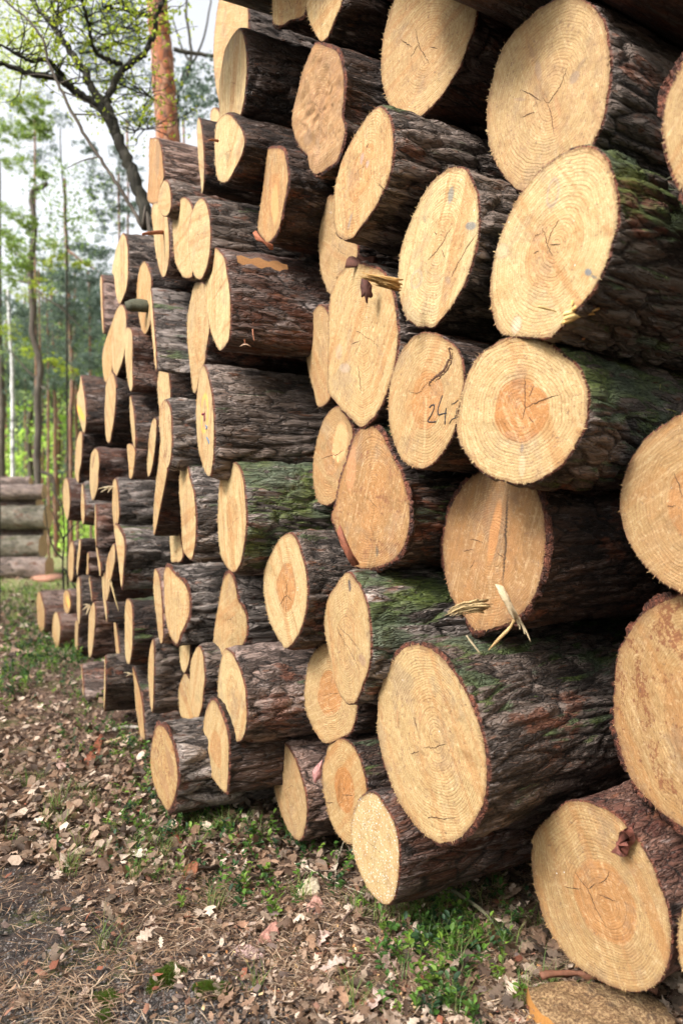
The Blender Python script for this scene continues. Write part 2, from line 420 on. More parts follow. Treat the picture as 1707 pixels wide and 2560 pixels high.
WOOD = wood_end_material(); BARK = bark_material(); GROUND = ground_material()
SPL = tint_material('split_wood', 0.7, 0.0, 160, 0.35)
LEAFDRY = tint_material('dry_leaf', 0.75, 0.15, 120, 0.45)
LEAFGREEN = tint_material('green_leaf', 0.5, 0.45, 200, 0.2, 0.4)
CANOPY = tint_material('canopy_leaf', 0.6, 0.5, 3, 0.35)
TWIG = tint_material('twig_bark', 0.8, 0.0, 90, 0.5, 0.2, 0.003)
INK = NT('ink').done((0.02, 0.02, 0.025), 0.6)
REDP = NT('red_mark').done((0.16, 0.015, 0.03), 0.5)
BLUEP = NT('blue_mark').done((0.04, 0.16, 0.35), 0.5)
ORANGEP = NT('orange_paint').done((0.85, 0.33, 0.05), 0.6)
M_PINE = trunk_material('pine_trunk_bark', (0.25, 0.085, 0.036), (0.30, 0.15, 0.09), (0.045, 0.026, 0.022), 11, 0.5)
M_PINEFAR = trunk_material('young_pine_bark', (0.17, 0.080, 0.045), (0.20, 0.125, 0.085), (0.06, 0.04, 0.032), 12, 0.35)
M_OAK = trunk_material('oak_bark', (0.020, 0.018, 0.013), (0.042, 0.038, 0.026), (0.03, 0.026, 0.02), 34, 0.22)
M_GREYT = trunk_material('grey_trunk_bark', (0.065, 0.052, 0.040), (0.10, 0.083, 0.066), (0.07, 0.055, 0.045), 14, 0.25)
M_BIRCH = trunk_material('birch_bark', (0.34, 0.33, 0.32), (0.46, 0.45, 0.44), (0.05, 0.045, 0.04), 9, 1, True)

def worn_wood():
    s = NT('worn_sawn_wood'); tc = s.n('TexCoord').outputs['Object']
    n1 = s.noise(tc, 30, 5, 0.7).outputs['Fac']; n2 = s.noise(tc, 140, 4, 0.75).outputs['Fac']; n3 = s.noise(s.vmap(tc, (1, .12, 1)), 90, 4, .7).outputs['Fac']
    c = s.mix(s.step(n2, .4, .65), (.13, .07, .035), (.42, .28, .145)); c = s.mix(s.step(n1, .5, .62, 0, .75), c, (.085, .05, .032)); c = s.mix(s.step(n3, .55, .7, 0, .6), c, (.5, .36, .2))
    return s.done(c, .85, s.add(n2, n1), .9, .006, .2)
WORN = worn_wood()
LOGS = [
 ('L01', 'tall pale log end at the top left edge, half behind a black barked log',
  {'tone': 0.5, 'heart': 0.3, 'stain': 0.31, 'dirt': 0.28}, 3.648,
  '564,-57 602,-45 619,19 619,96 605,179 580,249 557,271 545,242 537,191 534,134 538,64 548,0'),
 ('L02', "black barked log with a dull grey narrow end high at the pile's left edge",
  {'bark': 'dark', 'tone': 0.1, 'heart': 0, 'streak': 0.7, 'gloss': 1, 'dirt': 0.1, 'crack': 1}, 3.025,
  '596,73 608,89 615,128 617,166 615,204 608,261 597,297 583,325 573,333 562,325 551,293 548,249 549,204 557,153 564,121 577,96'),
 ('L03', 'pale greenish log end hanging under the black barked log at the top left',
  {'tone': 0.05, 'heart': 0, 'bark': 'dark', 'streak': 0.4, 'dirt': 0.17, 'crack': 1}, 2.919,
  '569,285 595,310 611,346 605,384 587,422 572,448 557,456 544,445 539,412 537,377 538,331 546,300'),
 ('L03b', 'narrow cream log end peeping out behind the pale greenish end at the top left',
  {'tone': 0.3, 'bark': 'dark', 'dirt': 0.35}, 3.673,
  '544,274 567,326 572,389 567,443 554,484 547,489 542,463 538,410 533,346 527,305 529,274'),
 ('L04', 'very thin upright log end beside the sky, right of the notched brown end',
  {'tone': 0.1, 'bark': 'dark', 'heart': 0, 'stain': 0.34, 'dirt': 0.29}, 3.301,
  '496,296 501,305 506,338 509,384 510,422 509,463 505,484 503,458 498,415 494,359 493,315'),
 ('L05', 'topmost log at the far left step of the pile with a square notched brown end',
  {'tone': 0.8, 'heart': 0, 'streak': 1, 'rows': 1, 'bark': 'pink', 'dirt': 0.32}, 3.904,
  '378,347 395,348 404,377 408,415 409,445 402,468 395,504 372,504 370,479 373,428 373,384 375,348'),
 ('L06', 'small pale log end tucked right under the notched brown end',
  {'tone': 0.3, 'heart': 0, 'dirt': 0.33}, 3.463,
  '411,451 420,456 425,473 427,494 427,519 419,537 406,537 397,517 396,502 400,476 405,461'),
 ('L07', 'long greenish yellow log end with a thin broken twig across its middle',
  {'tone': 0.15, 'heart': 0, 'streak': 0.5, 'bark': 'pink', 'stain': 0.24, 'dirt': 0.36}, 3.696,
  '396,507 409,514 417,535 421,560 423,606 423,644 418,675 410,693 402,683 393,647 387,611 384,576 380,542 382,512'),
 ('L08', 'left one of two tall oval log ends touching side by side high on the left',
  {'tone': 0.25, 'heart': 0.2, 'streak': 0.3, 'stain': 0.37}, 3.371,
  '461,494 472,502 480,519 484,545 483,593 481,657 480,690 462,694 452,683 439,655 434,611 432,568 434,540 442,514 452,498'),
 ('L09', 'smooth pinkish oval log end, right one of the two that touch high on the left',
  {'tone': 0.2, 'heart': 0, 'moss': 0.3, 'crack': 1, 'stain': 0.1, 'dirt': 0.1}, 3.07,
  '504,496 515,507 521,530 525,558 526,593 524,632 518,665 508,690 498,698 485,685 476,655 472,611 471,581 474,555 480,530 493,504'),
 ('L10', 'narrow upright log end with an orange heart stripe and torn bark at its foot',
  {'tone': 0.7, 'heart': 0.7, 'streak': 0.8, 'bark': 'dark', 'rim': 0.008, 'stain': 0.39, 'dirt': 0.38, 'crack': 1}, 2.801,
  '671,374 705,374 715,402 720,438 717,473 707,524 699,565 684,593 669,606 656,593 645,576 647,545 655,491 661,440 666,397'),
 ('L11', 'pale yellow streaky log end whose rusty bark has a bare orange scar near the top',
  {'tone': 0.05, 'heart': 0.2, 'streak': 0.8, 'bark': 'rust', 'dirt': 0.1, 'crack': 1, 'stain': 0.1}, 2.902,
  '539,620 551,631 562,648 566,677 572,710 576,753 576,799 574,837 567,858 552,876 544,868 532,842 524,812 517,766 513,722 515,684 521,651 529,628'),
 ('L12', 'long narrow cream log end directly under the smooth pinkish oval end',
  {'tone': 0.3, 'heart': 0.4, 'streak': 0.7, 'bark': 'dark', 'stain': 0.44, 'dirt': 0.29}, 3.313,
  '496,706 511,712 516,743 519,779 523,819 519,853 514,881 513,901 501,932 491,978 483,978 479,949 474,904 469,855 468,824 470,784 478,743 486,712'),
 ('L13', 'large pale log end with a raised torn left edge against the trees',
  {'tone': 0.1, 'heart': 0.1, 'bark': 'grey', 'stain': 0.1, 'dirt': 0.1}, 4.45,
  '307,583 314,592 319,615 320,642 320,688 316,722 307,747 300,760 295,753 290,734 287,703 285,688 281,682 282,665 287,642 291,621 299,600'),
 ('L14', 'log with striped pink bark jutting out left against the trees, its end edge on',
  {'tone': 0.3, 'bark': 'pink', 'stain': 0.33}, 5.131,
  '253,688 255,695 256,722 257,760 259,799 259,833 257,826 254,789 252,741 251,703'),
 ('L15', 'slim brown log end with a mossy stub of branch in front of its lower half',
  {'tone': 0.55, 'heart': 0.3, 'streak': 0.8, 'bark': 'dark'}, 3.967,
  '360,654 367,661 373,676 378,695 378,722 377,760 377,799 373,818 364,835 356,827 351,808 346,780 343,751 343,718 346,688 352,665'),
 ('L16', 'log with silvery furrowed bark, its end a hairline, left of the long cream end',
  {'tone': 0.1, 'bark': 'silver'}, 3.644,
  '377,722 381,760 384,800 387,840 390,880 392,924 388,912 384,872 380,832 377,790 375,750'),
 ('L18', 'pale lobed log end below the raised torn end, right half of a forked pair',
  {'tone': 0.25, 'heart': 0.2, 'streak': 0.5, 'bark': 'dark', 'dirt': 0.36}, 4.465,
  '301,762 313,774 316,813 313,864 308,897 297,928 289,941 281,912 280,864 283,820 290,785'),
 ('L19', 'yellowish split log end forming the left half of the forked pair at the left silhouette',
  {'tone': 0.6, 'heart': 0.2, 'streak': 0.9, 'bark': 'dark'}, 4.883,
  '295,769 293,815 285,864 281,902 280,928 270,953 262,953 257,920 256,892 260,866 270,836 280,808'),
 ('L20', 'plain pale narrow log end directly below the forked pair of ends',
  {'tone': 0.2, 'heart': 0.1, 'streak': 0.6, 'bark': 'dark', 'stain': 0.36, 'dirt': 0.35}, 4.666,
  '280,930 288,948 290,973 288,1017 284,1055 279,1083 274,1106 267,1101 264,1073 262,1030 264,991 265,963 272,943'),
 ('L21', 'dark furrowed log at the left silhouette with an orange paint streak on its thin end',
  {'tone': 0.1, 'heart': 0, 'paint': 1, 'bark': 'dark', 'stain': 0.24, 'dirt': 0.36}, 5.425,
  '202,939 207,963 212,999 215,1035 214,1068 210,1083 205,1070 198,1045 193,1017 194,984 198,973 201,953'),
 ('L22', 'log with smooth salmon pink bark and a white chipped narrow end',
  {'tone': 0, 'heart': 0, 'streak': 0.6, 'bark': 'salmon', 'dirt': 0.34}, 4.154,
  '318,819 329,826 332,859 331,907 332,943 332,966 327,979 321,958 317,928 313,884 313,843 315,826'),
 ('L23', 'slim peach log end under the paint streaked log at the left silhouette',
  {'tone': 0.3, 'heart': 0, 'bark': 'dark', 'stain': 0.2, 'dirt': 0.33}, 5.596,
  '202,1078 206,1088 205,1124 203,1157 198,1183 197,1206 191,1198 188,1170 189,1137 192,1106 197,1086'),
 ('L24', 'dark brown log with a slanting thread of pale end wood, below the salmon barked log',
  {'tone': 0.3, 'bark': 'dark', 'dirt': 0.28}, 4.128,
  '326,989 332,1012 335,1037 338,1076 338,1119 332,1101 329,1076 326,1042 325,1012'),
 ('L25', 'pale recessed log end above the white and black streaked end',
  {'tone': 0.1, 'heart': 0, 'streak': 0.7, 'bark': 'dark', 'stain': 0.37, 'dirt': 0.36}, 3.825,
  '401,922 420,929 424,958 426,991 423,1030 410,1055 401,1030 396,994 394,958'),
 ('L26', 'narrow log end weathered in white with black vertical streaks',
  {'tone': 0, 'heart': 0, 'streak': 1, 'stain': 1.0, 'bark': 'silver', 'dirt': 0.5}, 3.336,
  '413,1000 420,1009 427,1030 429,1068 430,1106 427,1144 419,1170 409,1144 403,1106 399,1068 399,1030 405,1009'),
 ('L27', 'large log whose narrow end bears an orange ring and a dark red mark',
  {'tone': 0.15, 'heart': 0, 'streak': 0.8, 'stain': 0.4, 'bark': 'grey', 'moss': 0.15, 'dirt': 0.4, 'crack': 1}, 3.035,
  '510,915 518,933 524,959 530,989 533,1022 535,1058 535,1104 533,1142 527,1186 518,1188 509,1168 501,1142 495,1112 492,1073 491,1028 492,997 496,959 500,926'),
 ('L28', 'slanting sickle shaped pale end with orange bark, left of the black streaked end',
  {'tone': 0.15, 'heart': 0, 'streak': 0.5, 'bark': 'rust', 'stain': 0.17, 'dirt': 0.11}, 3.929,
  '387,1046 391,1055 390,1093 386,1132 380,1170 372,1192 369,1178 369,1152 372,1111 376,1076 381,1053'),
 ('L29', 'log with grey and rusty bark whose pale end has a long dark split',
  {'tone': 0.3, 'heart': 0, 'split': 1, 'bark': 'rust', 'stain': 0.27}, 4.932,
  '237,1122 243,1125 247,1138 248,1163 246,1186 245,1215 238,1242 232,1250 228,1238 225,1215 225,1186 226,1157 229,1134'),
 ('L30', 'short upright tan log end right of the rusty barked log with the split',
  {'tone': 0.55, 'heart': 0, 'streak': 0.5, 'bark': 'salmon', 'stain': 0.16}, 4.287,
  '319,1111 331,1113 337,1123 338,1138 335,1167 331,1192 324,1194 322,1163 319,1134'),
 ('L31', 'very long tapering pale log end that runs down below the black streaked end',
  {'tone': 0.3, 'heart': 0.3, 'streak': 0.7, 'bark': 'dark', 'stain': 0.44}, 3.634,
  '404,1100 411,1148 418,1173 413,1207 407,1238 400,1272 394,1303 386,1339 384,1320 384,1291 387,1243 392,1196 398,1148 400,1119'),
 ('L32', 'leftmost upper log of the pile, small round end and orange brown flaky bark',
  {'tone': 0.25, 'heart': 0, 'bark': 'rust', 'stain': 0.29, 'dirt': 0.29}, 6.31,
  '166,1196 171,1207 174,1234 175,1257 173,1282 169,1300 163,1284 159,1263 158,1234 160,1207 163,1198'),
 ('L33', 'thin pale log end right of the small round end at the left silhouette',
  {'tone': 0.2, 'bark': 'silver', 'heart': 0, 'stain': 0.32}, 5.419,
  '207,1209 209,1224 211,1249 212,1272 211,1301 207,1310 204,1291 203,1263 204,1234 205,1215'),
 ('L34', 'log with silvery ridged bark and yellow splinters poking left from its slim end',
  {'tone': 0.3, 'streak': 0.8, 'heart': 0, 'bark': 'silver', 'dirt': 0.23}, 4.455,
  '288,1197 292,1207 295,1230 297,1259 298,1282 296,1301 291,1326 286,1320 283,1295 281,1268 282,1234 283,1207'),
 ('L35', 'log with patchy tan and grey bark, end edge on, left of the silvery ridged log',
  {'tone': 0.3, 'bark': 'pink', 'dirt': 0.19}, 5.213,
  '239,1261 240,1272 241,1301 241,1330 241,1368 240,1358 238,1339 237,1310 237,1282'),
 ('L36', 'log with white ridged bark above a vivid green moss stripe, long slanting pale end',
  {'tone': 0.1, 'heart': 0, 'streak': 0.6, 'stain': 0.3, 'moss': 0.5, 'rim': 0.012, 'bark': 'silver'}, 4.31,
  '289,1310 300,1325 310,1348 312,1380 309,1415 307,1449 304,1469 300,1438 295,1392 289,1348 286,1323'),
 ('L37', "peach coloured slim log end standing leftmost in the pile's lower half",
  {'tone': 0.45, 'heart': 0.3, 'bark': 'grey', 'stain': 0.31, 'dirt': 0.22}, 6.041,
  '181,1354 185,1373 185,1396 184,1419 183,1442 179,1453 173,1445 171,1422 171,1396 173,1373 177,1359'),
 ('L38', 'brown log just right of the peach slim end with a thread thin end',
  {'tone': 0.25, 'bark': 'dark', 'stain': 0.16}, 5.584,
  '200,1348 202,1355 201,1380 198,1407 195,1434 194,1439 192,1424 193,1396 196,1373 198,1354'),
 ('L39', 'long thread thin pale log end low at the left, above the orange stained end',
  {'tone': 0.2, 'bark': 'grey', 'dirt': 0.29}, 5.595,
  '196,1442 199,1449 201,1482 201,1520 200,1549 198,1562 195,1549 193,1520 193,1487 192,1463'),
 ('L40', 'splintered yellow log end with a torn pointed foot, left of the green striped log',
  {'tone': 0.3, 'streak': 0.9, 'heart': 0, 'bark': 'rust', 'stain': 0.35, 'dirt': 0.31}, 4.62,
  '285,1359 288,1377 287,1405 281,1434 275,1463 273,1482 267,1503 264,1491 263,1463 265,1434 267,1407 273,1382'),
 ('L41', 'thin pale log end hidden against the left side of the splintered yellow end',
  {'tone': 0.1, 'bark': 'dark', 'dirt': 0.12}, 4.99,
  '256,1430 262,1434 263,1463 263,1491 267,1520 268,1549 267,1554 263,1530 259,1501 256,1463'),
 ('L42', 'small dark log with a needle thin end left of the splintered end',
  {'tone': 0.25, 'bark': 'dark'}, 5.103,
  '242,1357 246,1386 251,1407 252,1430 250,1441 247,1415 243,1390 240,1367'),
 ('L43', 'short grey and tan log with a reddish chipped edge, in the dense lower left',
  {'tone': 0.6, 'bark': 'pink', 'stain': 0.29, 'dirt': 0.2}, 5.25,
  '220,1381 223,1392 221,1407 222,1419 221,1434 216,1435 218,1415 218,1396'),
 ('L44', 'knobbly dark log under the reddish chipped one, its end a mere line',
  {'tone': 0.3, 'bark': 'dark', 'stain': 0.24, 'dirt': 0.28}, 5.198,
  '224,1441 226,1453 228,1472 230,1491 230,1505 228,1487 225,1466 223,1449'),
 ('L45', 'small oval end with a bright orange stain at the left foot of the pile',
  {'tone': 0.6, 'heart': 0.8, 'bark': 'pink', 'stain': 0.26}, 6.287,
  '168,1476 174,1484 176,1501 176,1518 173,1530 167,1533 161,1522 159,1501 160,1484 164,1477'),
 ('L46', 'outermost far left log of the pile, a tan end resting on the leaves',
  {'tone': 0.55, 'heart': 0.2, 'bark': 'pink', 'stain': 0.32}, 8.07,
  '99,1478 105,1497 110,1514 112,1535 111,1564 108,1581 101,1576 95,1560 94,1535 92,1507 94,1487'),
 ('L47', 'pale oval end on the ground just right of the outermost left log',
  {'tone': 0.2, 'heart': 0.1, 'bark': 'salmon', 'stain': 0.22}, 6.987,
  '142,1530 147,1543 151,1568 150,1591 147,1610 142,1624 135,1610 132,1587 132,1560 135,1537'),
 ('L48', 'small thin end on the ground between the pale oval end and the knotty stem end',
  {'tone': 0.3, 'bark': 'dark', 'stain': 0.21, 'dirt': 0.31}, 6.509,
  '192,1549 196,1564 195,1597 195,1625 193,1647 189,1635 188,1606 188,1577 189,1558'),
 ('L49', 'log with a knotty irregular cream end and snapped fibres, low at the left',
  {'tone': 0.2, 'heart': 0.2, 'streak': 0.3, 'bark': 'pink', 'stain': 0.25, 'dirt': 0.35}, 5.204,
  '235,1506 238,1523 238,1554 235,1590 232,1620 227,1643 222,1633 221,1602 222,1567 223,1539 228,1518'),
 ('L51', 'dark mossy log whose long slanting end is a pale ribbon ending in a splinter',
  {'tone': 0.3, 'streak': 0.6, 'bark': 'grey', 'stain': 0.41, 'dirt': 0.2}, 4.855,
  '285,1540 290,1557 295,1595 300,1638 306,1679 311,1731 308,1725 300,1704 295,1671 290,1620 286,1577'),
 ('L52', 'straight even yellow spindle shaped end on a dark green barked log at lower left',
  {'tone': 0.1, 'streak': 0.7, 'heart': 0, 'bark': 'dark', 'moss': 0.6}, 4.172,
  '319,1497 328,1508 331,1531 332,1569 331,1613 327,1646 322,1661 315,1646 313,1608 313,1564 313,1526 315,1506'),
 ('L53', 'ground level log with a long slanting tan end leaning left beside a dry stick',
  {'tone': 0.5, 'streak': 0.7, 'heart': 0.3, 'bark': 'grey', 'stain': 0.22, 'dirt': 0.26}, 4.15,
  '332,1668 339,1689 348,1720 355,1756 359,1799 362,1837 362,1850 351,1837 345,1799 339,1756 336,1710 333,1684'),
 ('L54', 'ground level log with violet grey smooth bark, second from the left foot of the pile',
  {'tone': 0.2, 'bark': 'pinkgrey', 'stain': 0.39}, 5.038,
  '204,1660 206,1684 209,1722 210,1748 209,1773 208,1735 206,1697 204,1674'),
 ('L55', 'ground level dark log right of the violet grey one, end cut square and unseen',
  {'tone': 0.2, 'bark': 'grey', 'stain': 0.23}, 4.409,
  '263,1639 264,1679 264,1722 262,1761 261,1780 260,1748 261,1697 262,1659'),
 ('L56', 'log with mossy bark and half moon yellow end, above the ground level tan end',
  {'tone': 0.1, 'streak': 0.6, 'heart': 0, 'bark': 'grey', 'moss': 0.3}, 3.848,
  '383,1599 385,1620 385,1671 384,1722 383,1761 380,1780 376,1756 373,1722 371,1684 373,1638 378,1610'),
 ('L57', 'curved slender pale end squeezed left of the log with the folded red and cream end',
  {'tone': 0.3, 'streak': 0.6, 'heart': 0, 'bark': 'pink', 'stain': 0.19, 'dirt': 0.34}, 3.698,
  '388,1422 396,1435 401,1463 405,1506 407,1552 408,1590 404,1611 398,1593 392,1547 387,1506 384,1468 385,1437'),
 ('L58', 'end cut in two facets, white strip and brown scoop, under shaggy silvery bark',
  {'tone': 0.4, 'streak': 0.6, 'rim': 0.014, 'heart': 0, 'fold': 1, 'bark': 'shag', 'stain': 0.25, 'dirt': 0.23}, 3.378,
  '420,1417 432,1430 447,1445 462,1460 471,1481 474,1506 472,1537 462,1565 452,1585 444,1608 434,1603 424,1583 416,1552 412,1506 411,1468 411,1430'),
 ('L59', 'small recessed half hidden end left of the tall slightly bent yellow end',
  {'tone': 0.05, 'heart': 0, 'bark': 'dark', 'stain': 0.43, 'dirt': 0.1}, 3.889,
  '435,1299 442,1305 448,1328 452,1353 457,1384 452,1402 439,1404 429,1404 427,1379 425,1348 427,1322 430,1307'),
 ('L60', 'tall slightly bent yellow log end left of the mossy log in the middle left',
  {'tone': 0.15, 'streak': 0.7, 'heart': 0.3, 'bark': 'silver', 'stain': 0.1, 'dirt': 0.1}, 3.257,
  '458,1158 469,1169 476,1200 485,1233 489,1277 490,1315 488,1358 481,1394 477,1399 466,1389 458,1373 455,1333 453,1284 449,1238 449,1200 452,1172'),
 ('L61', 'broad yellow spindle end on a log thickly covered with bright green moss',
  {'tone': 0.15, 'streak': 0.5, 'heart': 0.4, 'bark': 'silver', 'moss': 0.85, 'dirt': 0.05, 'crack': 1, 'stain': 0.1}, 2.901,
  '584,1156 597,1168 606,1191 611,1223 615,1277 615,1320 610,1363 603,1402 592,1424 583,1430 569,1419 554,1394 548,1358 545,1315 546,1264 548,1219 552,1198 572,1170'),
 ('L62', 'log end in two facets, a cream strip left and a dark brown rough bulge right',
  {'tone': 0.5, 'streak': 0.7, 'rim': 0.012, 'heart': 0.2, 'fold': 2, 'bark': 'silver', 'dirt': 0.32, 'crack': 1}, 3.099,
  '572,1433 582,1445 590,1470 595,1501 605,1516 615,1539 618,1570 613,1598 600,1621 580,1634 567,1654 552,1672 540,1680 534,1659 533,1621 536,1578 544,1527 552,1481 559,1450'),
 ('L63', 'pointed oval yellow end with fuzzy sawdust rim and an orange spindle heart',
  {'tone': 0.15, 'heart': 0.9, 'bark': 'grey', 'moss': 0.4, 'crack': 1, 'stain': 0.1, 'dirt': 0.1}, 2.656,
  '727,1335 740,1349 752,1381 762,1416 767,1454 768,1492 763,1531 754,1566 738,1598 716,1620 701,1604 684,1575 671,1543 663,1505 659,1467 661,1429 674,1393 692,1358 709,1339'),
 ('L64', 'tall pointed end with fan shaped scratches and a dark knot near its tip',
  {'tone': 0.45, 'heart': 0.2, 'streak': 0.2, 'stain': 0.3, 'bark': 'silver', 'moss': 0.75, 'dirt': 0.19, 'crack': 1}, 2.324,
  '872,1432 891,1454 907,1483 918,1515 923,1553 926,1594 925,1642 918,1680 907,1709 899,1735 885,1757 862,1754 843,1722 832,1687 827,1652 818,1610 811,1569 813,1531 822,1492 840,1464 858,1438'),
 ('L65', 'round yellow end with an orange heart half covered by the tall pointed scratched end',
  {'tone': 0.5, 'heart': 0.9, 'bark': 'dark', 'stain': 0.22, 'dirt': 0.28, 'crack': 1}, 2.613,
  '818,1608 849,1623 880,1657 895,1707 895,1753 880,1822 849,1845 815,1858 792,1837 776,1807 765,1776 761,1738 765,1692 772,1657 788,1627'),
 ('L66', 'largest golden log end in the lower middle with a stepped cut at its foot',
  {'tone': 0.42, 'heart': 0.15, 'crack': 0, 'rim': 0.008, 'az': 54, 'bark': 'grey', 'moss': 0.45, 'stain': 0.25, 'dirt': 0.05}, 2.004,
  '1036,1613 1071,1621 1102,1642 1132,1680 1159,1722 1182,1772 1199,1818 1211,1868 1216,1925 1214,1975 1203,2017 1180,2059 1147,2094 1109,2107 1075,2097 1048,2074 1027,2048 1002,2013 983,1971 964,1921 950,1868 943,1814 944,1765 950,1722 964,1684 987,1646 1010,1621'),
 ('L67', 'bottom row oval end with a sharp edged orange heart, partly behind a speckled white end',
  {'tone': 0.6, 'heart': 1, 'bark': 'dark', 'moss': 0.2, 'crack': 1}, 2.536,
  '841,1847 864,1851 883,1868 899,1898 912,1944 916,1975 914,2021 899,2078 880,2109 862,2105 845,2086 826,2052 815,2009 807,1964 806,1925 815,1887 824,1860'),
 ('L68', 'bottom row end frosted with white resin specks, lowest log in the middle',
  {'tone': 0.2, 'heart': 0, 'resin': 1, 'streak': 0.3, 'bark': 'rust', 'crack': 1}, 2.21,
  '924,1983 943,1990 962,2017 981,2048 991,2078 997,2128 996,2182 989,2228 975,2258 956,2258 933,2239 910,2205 891,2159 880,2109 878,2063 887,2021 903,1994'),
 ('L69', 'bottom row leaning olive brown oval end with fuzzy rim, left of the sharp orange heart',
  {'tone': 0.6, 'heart': 0, 'dirt': 0.8, 'bark': 'pink', 'stain': 0.15, 'crack': 1}, 2.821,
  '686,1845 707,1854 727,1879 742,1910 753,1944 763,1983 767,2017 765,2055 755,2094 744,2099 728,2086 713,2059 696,2013 684,1964 674,1914 668,1883 673,1856'),
 ('L70', 'bottom row lens shaped end with straight right side, under the broad pinkish log',
  {'tone': 0.35, 'heart': 0.6, 'streak': 0.5, 'bark': 'dark', 'rim': 0.008, 'dirt': 0.19}, 2.9,
  '529,1752 539,1754 548,1772 558,1795 566,1820 571,1848 572,1882 571,1920 569,1953 566,1981 552,1971 534,1948 518,1917 511,1887 508,1846 510,1805 516,1777'),
 ('L71', 'bottom row tan end with thick red bark rim and a dark diagonal gash',
  {'tone': 0.6, 'heart': 0.2, 'rim': 0.016, 'stain': 0.8, 'bark': 'shag', 'crack': 1}, 3.05,
  '398,1813 411,1820 424,1841 434,1866 441,1902 444,1933 443,1963 435,1999 424,2022 419,2025 407,2009 393,1981 382,1948 377,1912 378,1879 383,1846 390,1823'),
 ('L75', 'broad log with pinkish furrowed bark and a wavy ringed oval end, lower left',
  {'tone': 0.15, 'heart': 0.3, 'bark': 'pinkgrey', 'moss': 0.2, 'stain': 0.27, 'crack': 1}, 2.804,
  '567,1624 580,1634 590,1652 599,1672 606,1693 613,1723 615,1754 617,1785 615,1815 609,1841 599,1852 590,1855 577,1843 567,1826 558,1800 552,1772 546,1744 545,1708 549,1672 554,1647 559,1629'),
 ('L72', 'small tip of a pale end hanging under the folded red and cream end',
  {'tone': 0.1, 'heart': 0, 'bark': 'dark', 'dirt': 0.18}, 3.55,
  '453,1590 473,1590 475,1633 472,1656 462,1682 454,1671 450,1646 448,1618'),
 ('L73', 'tall grey speckled narrow end left of the broad pinkish barked log',
  {'tone': 0.25, 'heart': 0, 'streak': 0.4, 'dirt': 0.3, 'bark': 'grey'}, 3.258,
  '496,1616 507,1633 510,1664 512,1697 508,1735 505,1766 495,1796 484,1791 477,1756 475,1710 477,1659 485,1633'),
 ('L74', 'clean tan shield shaped end tucked left of the tall grey speckled end',
  {'tone': 0.35, 'heart': 0, 'bark': 'dark', 'stain': 0.38, 'dirt': 0.16}, 3.646,
  '463,1684 473,1697 477,1722 481,1761 484,1794 468,1801 452,1789 448,1761 447,1730 450,1710 457,1694'),
 ('L80', 'squarish pale end cut off by the top of the picture, with ragged bark under it',
  {'tone': 0.45, 'heart': 0.2, 'streak': 0.6, 'rim': 0.01, 'bark': 'dark', 'stain': 0.4, 'dirt': 0.34, 'crack': 1}, 2.677,
  '691,-48 742,-48 765,-19 764,19 755,41 723,51 707,62 685,57 682,19 680,-16'),
 ('L81', 'pointed ragged pale end cut by the top border, right of the squarish one',
  {'tone': 0.4, 'heart': 0.1, 'streak': 0.5, 'bark': 'dark', 'crack': 1}, 2.481,
  '781,-57 825,-57 854,-26 852,13 840,41 828,70 819,92 803,104 792,89 777,61 768,32 765,0 771,-32'),
 ('L82', 'twisted brown end with an uneven torn surface and a knot low down, upper middle',
  {'tone': 0.8, 'heart': 0.3, 'rim': 0.008, 'rough': 1, 'dirt': 0.7, 'bark': 'dark', 'moss': 0.4, 'crack': 1, 'stain': 0.5}, 2.501,
  '789,112 819,118 840,128 851,153 859,191 859,242 854,287 862,319 856,360 841,402 819,418 792,437 774,418 768,386 749,364 736,338 730,303 734,268 746,223 755,185 771,143'),
 ('L83', 'long leaning spindle end with a slanting orange band, above the end with the branch spike',
  {'tone': 0.55, 'heart': 0.5, 'streak': 0.5, 'bark': 'grey', 'moss': 0.4, 'stain': 0.34, 'crack': 1}, 2.189,
  '953,268 969,287 978,312 982,344 982,383 975,430 959,478 970,438 954,483 941,512 922,540 900,569 884,591 865,599 849,593 839,579 834,550 835,508 838,464 849,419 854,402 876,357 899,319 921,287 937,274'),
 ('L84', 'large ringed golden end at the top border, left of the biggest dull end',
  {'tone': 0.55, 'heart': 0.15, 'crack': 0, 'bark': 'rust', 'dirt': 0.45, 'stain': 0.23}, 2.192,  # darkened beyond its weathering: shade of the logs above painted in
  '1192,10 1189,41 1181,80 1168,112 1152,159 1133,191 1114,223 1088,255 1059,284 1034,300 1012,298 986,281 970,255 959,223 953,185 953,143 957,96 969,48 986,0 1012,-38 1053,-64 1107,-70 1155,-57 1184,-26'),
 ('L85', 'big dull ringed end with two dark feather shaped knots, upper right',
  {'tone': 0.5, 'heart': 0.15, 'crack': 0, 'dirt': 0.7, 'knots': 2, 'bark': 'grey', 'moss': 0.3, 'stain': 0.31}, 1.8,  # weathering plus painted shade from the overhanging logs
  '1386,2 1424,-6 1459,6 1488,26 1507,57 1516,96 1523,153 1521,207 1513,255 1504,303 1488,344 1472,373 1430,424 1386,459 1335,478 1299,475 1271,453 1245,418 1226,376 1218,335 1216,287 1221,236 1233,191 1242,153 1258,118 1287,77 1319,48 1347,22'),
 ('L86', 'golden end at the right border near the top, only its left rim in view',
  {'tone': 0.5, 'heart': 0.2, 'rim': 0.02, 'bark': 'grey', 'dirt': 0.5, 'stain': 0.29, 'crack': 1}, 1.401,  # weathering and painted shade share one darkening value
  '1733,137 1704,166 1689,198 1669,236 1660,281 1657,319 1663,357 1673,405 1689,446 1711,475 1743,488 1775,472 1800,421 1819,351 1829,271 1822,198 1797,150 1765,134'),
 ('L87', 'bright ringed end with four knots and yellow splinters at its lower right',
